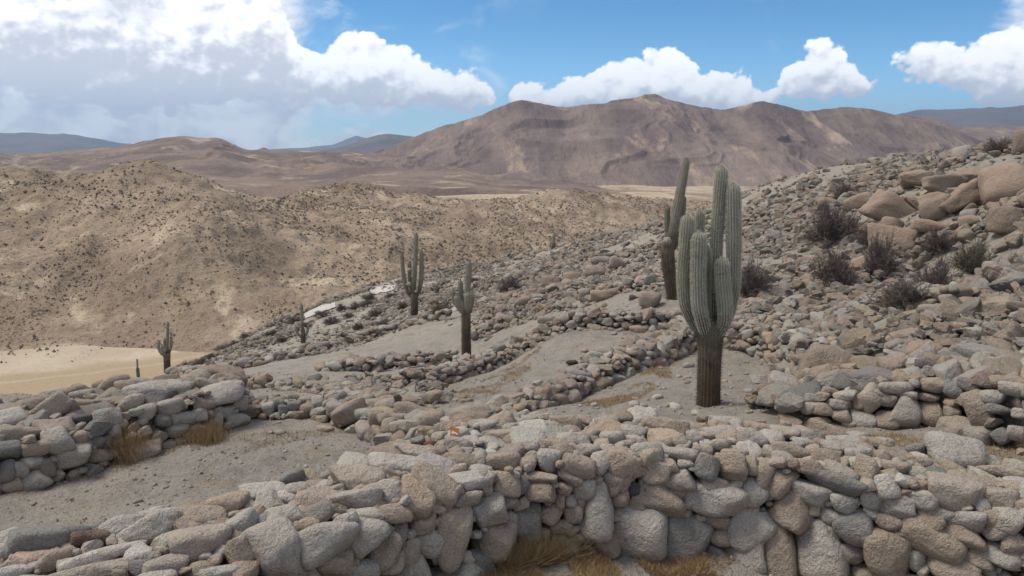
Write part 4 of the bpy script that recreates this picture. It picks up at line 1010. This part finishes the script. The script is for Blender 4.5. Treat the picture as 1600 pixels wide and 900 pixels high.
cactus('cactus with a straight dark trunk, one tall stem and a ring of short rounded arms', 24.0, zc(*Z6, [(660, 835, 64), (660, 760, 64), (658, 640, 62), (658, 560, 62), (658, 520, 56)]),
  [(zc(*Z6, [(660, 540, 46), (664, 480, 44), (670, 350, 42), (677, 222, 42)]), .1),
   (zc(*Z6, [(650, 545, 34), (606, 510, 34), (582, 460, 33), (578, 392, 33)]), 0),
   (zc(*Z6, [(652, 545, 44), (630, 520, 44), (612, 480, 44), (602, 418, 42)]), -.28),
   (zc(*Z6, [(652, 530, 36), (632, 480, 36), (621, 430, 36), (619, 346, 36)]), .25),
   (zc(*Z6, [(662, 545, 50), (666, 500, 50), (670, 460, 50), (673, 402, 48)]), -.3),
   (zc(*Z6, [(668, 545, 32), (690, 510, 30), (698, 470, 28), (700, 425, 28)]), 0)], [(560 + 712 / 3.913, 350 + 376 / 3.913, 9, .3)], seed=3, ribs=16, detail=.6, arm_spine=(.40, .39, .31), trunk_spine=(.075, .065, .05))
cactus('olive cactus with three long upright arms and small round buds', 32.0, zc(*Z6, [(342, 610, 50), (342, 540, 50), (342, 470, 52), (342, 425, 50)]),
  [(zc(*Z6, [(340, 455, 40), (338, 400, 40), (346, 250, 34), (352, 150, 28), (354, 52, 26)]), 0),
   (zc(*Z6, [(332, 455, 32), (300, 425, 32), (280, 360, 30), (268, 270, 28), (263, 170, 26)]), .1),
   (zc(*Z6, [(350, 450, 34), (374, 410, 34), (384, 330, 32), (385, 250, 30), (384, 160, 28)]), .1),
   (zc(*Z6, [(335, 450, 30), (316, 400, 28), (309, 320, 28), (308, 234, 26)]), .2)],
  [(560 + 318 / 3.913, 350 + 276 / 3.913, 8, -.3), (560 + 315 / 3.913, 350 + 362 / 3.913, 8.5, -.3), (560 + 330 / 3.913, 350 + 212 / 3.913, 5, .1), (560 + 360 / 3.913, 350 + 402 / 3.913, 5, -.4)], seed=4, ribs=14, detail=.5, arm_spine=(.24, .215, .12), trunk_spine=(.09, .07, .05))
cactus('slim tapering cactus with two short side arms, alone above the cobble kerb', 34.0, zc(*Z8, [(949, 548, 30), (947, 500, 28), (945, 470, 26)]),
  [(zc(*Z8, [(946, 490, 24), (943, 430, 23), (938, 322, 17)]), 0), (zc(*Z8, [(944, 515, 18), (925, 500, 18), (912, 475, 18), (906, 446, 15)]), 0), (zc(*Z8, [(950, 512, 18), (966, 495, 18), (974, 465, 17), (978, 436, 14)]), 0)], seed=5, ribs=12, detail=.3, arm_spine=(.2, .19, .13))
cactus('dark stubby cactus with crowded arms in front of the valley sand', 34.0, zc(*Z8, [(212, 690, 40), (211, 640, 40), (210, 590, 42)]),
  [(zc(*Z8, [(212, 605, 28), (213, 540, 22), (216, 424, 18)]), 0), (zc(*Z8, [(205, 610, 22), (180, 600, 24), (168, 570, 24), (165, 526, 22)]), 0), (zc(*Z8, [(206, 600, 24), (190, 570, 22), (187, 520, 20)]), .2),
   (zc(*Z8, [(208, 610, 30), (199, 580, 30), (198, 538, 28)]), -.3), (zc(*Z8, [(216, 600, 22), (230, 580, 22), (234, 545, 20), (233, 498, 18)]), 0)], [(200 + 233 / 3.4625, 380 + 488 / 3.4625, 5, 0)], seed=6, ribs=12, detail=.3, arm_spine=(.14, .135, .095), trunk_spine=(.06, .05, .04))
cactus('small single-stemmed brown cactus on the skyline of the slope', 50.0, [(864, 395, 7.5), (864, 386, 8), (865, 380, 8)], [([(864, 388, 8), (865, 376, 8), (865, 365, 7)], 0)], seed=7, ribs=10, detail=.25, arm_spine=(.10, .08, .05))
cactus('short post-like cactus beside the dark stubby one', 36.0, [(216, 586, 6), (215, 576, 6)], [([(215, 578, 6), (214, 560, 5)], 0)], seed=8, ribs=10, detail=.15)
cactus('tiny three-armed cactus on the distant edge by the pale road', 50.0, [(427, 516, 4.5), (427.5, 508, 4.5)], [([(427.5, 510, 4), (428, 494, 3)], 0), ([(427, 511, 4), (423.5, 508, 4), (423, 502, 3)], 0)], seed=9, ribs=8, detail=.15)
cactus('tiny single cactus next to the three-armed one on the distant edge', 50.0, [(435, 513, 3.5), (435, 508, 3.5)], [([(435, 509, 3.5), (435, 500, 3)], 0)], seed=10, ribs=8, detail=.15)
cactus('tiny stump of a cactus at the end of the distant edge', 50.0, [(409, 519, 3), (409, 515, 3)], [([(409, 516, 3), (409.5, 509, 2.5)], 0)], seed=11, ribs=8, detail=.15)

# ------------------------------------------------------------------ shrubs and grass
def plant_mat(name, a, b_):
    def f(g, b):
        base = g.node('ShaderNodeVertexColor', layer_name='tint').outputs[0]
        g.put(b.inputs['Base Color'], g.mix(g.xyz(base)[0], a, b_))
    return mat(name, f, .9)
M_TWIG = plant_mat('dry_twigs', (.07, .056, .05), (.19, .155, .135)); M_TWIG2 = plant_mat('grey_green_twigs', (.07, .065, .045), (.17, .155, .11))
M_STRAW = plant_mat('straw', (.24, .145, .065), (.42, .31, .17))
def sticks(A, B, w, r):
    """thin tapered three-sided sticks from A to B"""
    d = B - A; d = d / (np.linalg.norm(d, axis=1)[:, None] + 1e-9)
    s1 = np.cross(d, r.normal(size=d.shape)); s1 /= np.linalg.norm(s1, axis=1)[:, None] + 1e-9; s2 = np.cross(d, s1)
    w = np.asarray(w).reshape(-1, 1) * np.ones((len(A), 1))
    V = np.stack([A + s1 * w, A + (-.5 * s1 + .87 * s2) * w, A + (-.5 * s1 - .87 * s2) * w, B], 1).reshape(-1, 3)
    o = np.arange(len(A))[:, None] * 4
    T = np.concatenate([o + np.array([0, 1, 3]), o + np.array([1, 2, 3]), o + np.array([2, 0, 3])], 0)
    c = np.repeat(r.uniform(0, 1, (len(A), 1)), 4, 0) * np.ones((1, 3))
    return V, T, c
def shrub_mesh(seed, n1=40, n2=20, n3=5):
    r = np.random.default_rng(seed)
    def rnd(n):
        d = r.normal(size=(n, 3)); d[:, 2] = np.abs(d[:, 2]) * .9 + .12; return d / np.linalg.norm(d, axis=1)[:, None]
    d = rnd(n1); A = r.normal(0, .05, (n1, 3)); A[:, 2] = -.03; B = A + d * r.uniform(.45, .85, (n1, 1))
    s = sticks(A, B, .014, r)
    t = r.uniform(.3, 1, (n1 * n2, 1)); A2 = np.repeat(A, n2, 0) * (1 - t) + np.repeat(B, n2, 0) * t
    d2 = np.repeat(d, n2, 0) + r.normal(0, .55, (n1 * n2, 3)); d2 /= np.linalg.norm(d2, axis=1)[:, None]
    B2 = A2 + d2 * r.uniform(.15, .4, (n1 * n2, 1)); q = sticks(A2, B2, .007, r)
    t = r.uniform(.3, 1, (len(A2) * n3, 1)); A3 = np.repeat(A2, n3, 0) * (1 - t) + np.repeat(B2, n3, 0) * t
    d3 = np.repeat(d2, n3, 0) + r.normal(0, .7, (len(A3), 3)); d3 /= np.linalg.norm(d3, axis=1)[:, None]
    B3 = A3 + d3 * r.uniform(.08, .2, (len(A3), 1)); q3 = sticks(A3, B3, .006, r)
    V = np.concatenate([q[0], q3[0]]); T = np.concatenate([q[1], q3[1] + len(q[0])]); c = np.concatenate([q[2], q3[2]])
    return s, (V, T, c)
SHR = [shrub_mesh(200 + i) for i in range(5)]
SHM = [(new_mesh('stems', *s, smooth=False, mat=M_TWIG), new_mesh('twigs', *t, smooth=False, mat=M_TWIG), new_mesh('twigs', *t, smooth=False, mat=M_TWIG2)) for s, t in SHR]
def shrub(px, py, w, h, label, green=False, seed=0, name='dry_shrub', group='dry shrubs on the slope', k=1.75):
    P = hit(px, py + h * .45)
    if P is None: return
    P = np.array([P[0], P[1], gz(P[0], P[1])])
    dep = proj(P)[0][2]; a, b = w / 2 * dep / F, h * dep / F
    e = link(name, None, label=label, cat='shrub', group=group, loc=(P[0], P[1], P[2] + .02)); m = SHM[seed % 5]
    for nm, me in (('stems', m[0]), ('twigs', m[2] if green else m[1])):
        o = link(nm, me, e); o.scale = (a * k, a * k * .88, b * k); o.rotation_euler = (0, 0, seed * 1.3)
for k, q in enumerate([(130, 430, 160, 95, 'large dark dry shrub left of the blocky tan boulder'), (135, 595, 150, 110, 'dark dry shrub above the flat pale boulder'), (295, 555, 105, 115, 'dark dry shrub directly under the blocky tan boulder'),
     (500, 640, 130, 100, 'wide dark dry shrub in the middle of the lower rubble'), (385, 685, 170, 75, 'low dark dry shrub spreading left of the wide one'), (520, 480, 110, 55, 'small dry shrub right of the blocky tan boulder'),
     (180, 292, 95, 45, 'small dark shrub high on the left of the rubble slope'), (725, 130, 75, 42, 'dry shrub on the crest beside the upright brown boulder'), (85, 362, 44, 40, 'tiny dark shrub left of the tan wedge'), (250, 480, 80, 70, 'thin dry shrub between the large dark one and the blocky boulder'), (700, 640, 80, 60, 'thin dry shrub by the brown boulder on the right')]):
    shrub(1250 + q[0] / 2.3686, 180 + q[1] / 2.3686, q[2] / 2.3686, q[3] / 2.3686, q[4], seed=k)
shrub(1250 + 640 / 2.3686, 180 + 550 / 2.3686, 56, 34, 'grey-green rounded shrub in the upper rubble', True, 3)
shrub(1170, 452, 52, 44, 'dark dry shrub right behind the big hairy cactus', False, 4)
shrub(800, 448, 34, 16, 'small dark shrub beside the dark split boulder', False, 2); shrub(690, 488, 34, 18, 'olive low shrub behind the two middle cacti', True, 1)
SL = [(472, 'the slim tapering cactus'), (645, 'the olive three-armed cactus'), (258, 'the dark stubby cactus'), (427, 'the tiny three-armed cactus'), (510, 'the bend of the pale road'), (590, 'the pale patch of road'), (330, 'the end of the cobble kerb'), (560, 'the rubble above the cobble kerb')]
for k, (px, py) in enumerate([(440, 512), (385, 524), (350, 543), (425, 522), (400, 532), (560, 478), (545, 492), (575, 474), (600, 505), (535, 525), (370, 536), (520, 500), (655, 470), (578, 464), (590, 522), (630, 478), (480, 508), (590, 488), (330, 556), (460, 500), (505, 490), (535, 480), (612, 462), (315, 566), (440, 530), (690, 452), (740, 436), (560, 510)]):
    w_, h_, gr = 26 + 9 * (k % 3), 9 + 4 * (k % 2), k % 3 == 0
    shrub(px, py, w_, h_, ('low ' if h_ < 10 else 'taller ') + ('grey-green ' if gr else 'dark ') + ('narrow' if k % 3 == 0 else 'wide' if k % 3 == 2 else 'rounded') + ' scrub bush near ' + min(SL, key=lambda q: abs(q[0] - px))[1], gr, k, 'scrub_bush', 'scrub bushes on the outer slope', 1.0)

def grass_blades(P, r, h, w=.0035, lean=.35):
    n = len(P); d = np.zeros((n, 3)); d[:, 2] = 1; d[:, :2] = r.normal(0, lean, (n, 2)); d /= np.linalg.norm(d, axis=1)[:, None]
    return sticks(P, P + d * (h * r.uniform(.5, 1.2, n))[:, None], w, r)
def tuft(px, py, n, rad, h, label):
    r = np.random.default_rng(int(px)); P = hit(px, py); P = np.array([P[0], P[1], gz(P[0], P[1])])
    q = np.zeros((n, 3)); q[:, :2] = r.normal(0, rad, (n, 2)); q[:, 2] = ground(q[:, 0] + P[0], q[:, 1] + P[1]) - P[2] - .01
    link('grass_tuft', new_mesh('grass_tuft', *grass_blades(q, r, h, .003), smooth=False, mat=M_STRAW), label=label, cat='grass', group='dry grass tufts', loc=tuple(P))
tuft(205, 716, 1100, .09, .42, 'upright tuft of orange dry grass at the foot of the wide tumbled wall')
tuft(318, 688, 1200, .12, .26, 'low rounded tuft of orange dry grass under the pale slabs')
rg = np.random.default_rng(77)
GP = []
def patch_grass(poly, n, h0, thr=.0):
    q = np.array(poly, float); m = 0
    xs, ys = rg.uniform(q[:, 0].min(), q[:, 0].max(), n * 4), rg.uniform(q[:, 1].min(), q[:, 1].max(), n * 4)
    ok = inpoly(np.stack([xs, ys], 1), poly) & (fbm(xs * 1.6, ys * 1.6, oct=3, seed=91) > thr)
    xs, ys = xs[ok][:n], ys[ok][:n]
    return np.stack([xs, ys, ground(xs, ys) - .005], 1), h0
segs = [patch_grass([(-.6, 4.6), (-.35, 5.35), (.1, 5.58), (1.3, 5.75), (1.5, 5.2), (.6, 4.6)], 26000, .075, -.45), patch_grass([(-.3, 5.3), (.05, 5.62), (.55, 5.7), (.5, 5.45), (0, 5.2)], 3500, .26, -.6), patch_grass([(1.3, 5.75), (3.2, 5.1), (3, 4.6), (1.4, 5.1)], 2500, .05, 0),
        patch_grass([(2.4, 6.6), (3.0, 7.9), (4.8, 7.5), (4.8, 5.9)], 6000, .06, 0), patch_grass([(-2, 14), (0, 17), (.8, 18.4), (.4, 16), (-1, 13)], 6000, .07, 0), patch_grass([(.8, 10.4), (2, 12.3), (2.6, 13), (2.4, 11.5), (1.2, 9.8)], 4500, .06, .05), patch_grass([(-6, 8.3), (-3.6, 9.9), (-2, 10.2), (-3.4, 9.2)], 2600, .06, .05),
        patch_grass([(4, 10.5), (4, 14), (5, 13), (5, 11)], 1000, .06, .1), patch_grass([(5.5, 9.0), (5.5, 10.2), (7, 10), (7, 9)], 900, .07, .1)]
VV, TT, CC, o_ = [], [], [], 0
for P, h in segs:
    if len(P) == 0: continue
    v, t, c = grass_blades(P, rg, h, .0028, .7); VV.append(v); TT.append(t + o_); CC.append(c); o_ += len(v)
link('dry_grass', new_mesh('dry_grass', np.concatenate(VV), np.concatenate(TT), np.concatenate(CC), smooth=False, mat=M_STRAW), kind='stuff', label='sparse yellow dry grass at the foot of the walls', cat='grass')

# scrub and boulders dotting the far hills
nb = 165000
ii = rng.integers(0, len(OPPV), nb * 3)
Pb = OPPV[ii] + np.concatenate([rng.uniform(-1.2, 1.2, (nb * 3, 2)), np.zeros((nb * 3, 1))], 1)
pb = proj(Pb); vis = (pb[:, 0] > -150) & (pb[:, 0] < 1250) & (Pb[:, 2] > VALZ + .5) & (pb[:, 1] < 600)
ns_ = 5000; xs_ = np.stack([rng.uniform(-330, 60, ns_), rng.uniform(240, 330, ns_), np.zeros(ns_)], 1)
clump = fbm(Pb[:, 0] / 30, Pb[:, 1] / 30, oct=3, seed=61)
vis &= rng.uniform(0, 1, nb * 3) < np.clip(.55 + .8 * clump, .08, 1)
Pb = Pb[vis][:nb]; Pb[:, 2] = opp_z(Pb[:, 0], Pb[:, 1])
xs_ = xs_[(fbm(xs_[:, 0] / 25, xs_[:, 1] / 25, oct=3, seed=14) > .12) & (xs_[:, 1] > 398 + .68 * xs_[:, 0])]; xs_[:, 2] = VALZ + .2 + .8 * fbm(xs_[:, 0] / 60, xs_[:, 1] / 60, oct=3, seed=8)
Pb = np.concatenate([Pb, xs_])
V0 = np.array([(1, 0, 0), (0, 1, 0), (-1, 0, 0), (0, -1, 0), (0, 0, 1), (0, 0, -.6)], float); T0 = np.array([(0, 1, 4), (1, 2, 4), (2, 3, 4), (3, 0, 4), (1, 0, 5), (2, 1, 5), (3, 2, 5), (0, 3, 5)])
sz = (.14 + .9 * rng.uniform(0, 1, len(Pb)) ** 6) * np.where(Pb[:, 1] > 450, 1.3, 1.0)
jit = rng.uniform(.7, 1.3, (len(Pb), len(V0), 3))
VV = Pb[:, None, :] + V0[None] * jit * sz[:, None, None] * np.array([1, 1, .8])
cb = np.where(rng.uniform(0, 1, (len(Pb), 1)) < .6, np.array([[.135, .105, .074]]), np.array([[.27, .205, .145]])) * rng.uniform(.7, 1.25, (len(Pb), 1))
TT = (T0[None] + (np.arange(len(Pb)) * len(V0))[:, None, None]).reshape(-1, 3)
def tint_build(g, b): g.put(b.inputs['Base Color'], g.node('ShaderNodeVertexColor', layer_name='tint').outputs[0])
M_TINT = mat('scrub', tint_build)
link('hill_scrub', new_mesh('hill_scrub', VV.reshape(-1, 3), TT, np.repeat(cb, len(V0), 0), smooth=False, mat=M_TINT), kind='stuff', label='dark scrub and boulders dotting the hills across the valley', cat='scrub')

# ------------------------------------------------------------------ pale road below the slope's edge
M_ROAD = mat('pale_road', lambda g, b: g.put(b.inputs['Base Color'], g.mix(g.noise(g.node('ShaderNodeNewGeometry').outputs['Position'], .8, 5, .6), (.40, .37, .32), (.52, .48, .42))))
def road(rows):
    L = []
    for (x0, y0, x1, y1) in rows:
        a, b = hit(x0, y0), hit(x1, y1)
        if a is None or b is None: continue
        L.append([a + (b - a) * t for t in np.linspace(0, 1, 6)])
    P = np.array(L); n = len(L)
    print("road", n)
    if n < 2: return
    # finer along
    k = 12; Q = np.concatenate([[P[i] * (1 - t) + P[i + 1] * t for t in np.linspace(0, 1, k, endpoint=False)] for i in range(n - 1)])
    Q[..., 2] = ground(Q[..., 0].ravel(), Q[..., 1].ravel()).reshape(Q.shape[:2]) + .06
    link('road', new_mesh('road', Q.reshape(-1, 3), grid_faces(len(Q), 6), mat=M_ROAD), kind='structure')
road([(474, 492, 478, 499), (492, 484, 494, 492), (510, 477, 510, 486), (524, 474, 526, 480)])
road([(578, 455, 582, 462), (590, 449, 594, 458), (606, 447, 608, 456), (618, 446, 618, 450)])

# ------------------------------------------------------------------ orange trail marker
M_ORANGE = mat('orange_paint', lambda g, b: g.put(b.inputs['Base Color'], g.mix(g.noise(g.node('ShaderNodeNewGeometry').outputs['Position'], 40, 4, .6), (.50, .17, .03), (.62, .23, .05))), .6)
M_WHITE = mat('white_paint', lambda g, b: g.put(b.inputs['Base Color'], (.78, .76, .72)), .6)
P = at(711, 674, 5.95)
v = P - np.array([0, 0, CAMZ]); v /= np.linalg.norm(v)
e = link('trail_marker', None, label='small orange marker plate with a white arrow leaning on the boulders', cat='sign', loc=tuple(P))
rt = np.cross(v, [0, 0, 1]); rt /= np.linalg.norm(rt); fw = np.array([v[0], v[1], 0]); fw /= np.linalg.norm(fw); upv = np.array([0, 0, 1.]) * .94 + fw * .34; upv /= np.linalg.norm(upv); nn = np.cross(rt, upv)
u = 5.95 / F / 2.5
def plate(name, poly, z0, z1, m):
    q = np.array(poly, float); n = len(q)
    loc = lambda z: rt[None] * (q[:, :1] - 780) * u + upv[None] * (338 - q[:, 1:2]) * u + nn[None] * z
    V = np.concatenate([loc(z0), loc(z1)]); me = bpy.data.meshes.new(name)
    me.from_pydata([tuple(a) for a in V], [], [tuple(range(n))[::-1], tuple(range(n, 2 * n))] + [(i, (i + 1) % n, n + (i + 1) % n, n + i) for i in range(n)])
    me.materials.append(m); me.update(); link(name, me, e)
sg = -1 if (nn @ v) > 0 else 1
plate('plate', [(760, 316), (797, 328), (798, 345), (768, 362), (761, 358)], -.004 * sg, .004 * sg, M_ORANGE)
plate('arrow', [(764, 342), (772, 333), (773, 338), (784, 342), (792, 350), (786, 352), (780, 347), (773, 345), (772, 351)], .0045 * sg, .0065 * sg, M_WHITE)
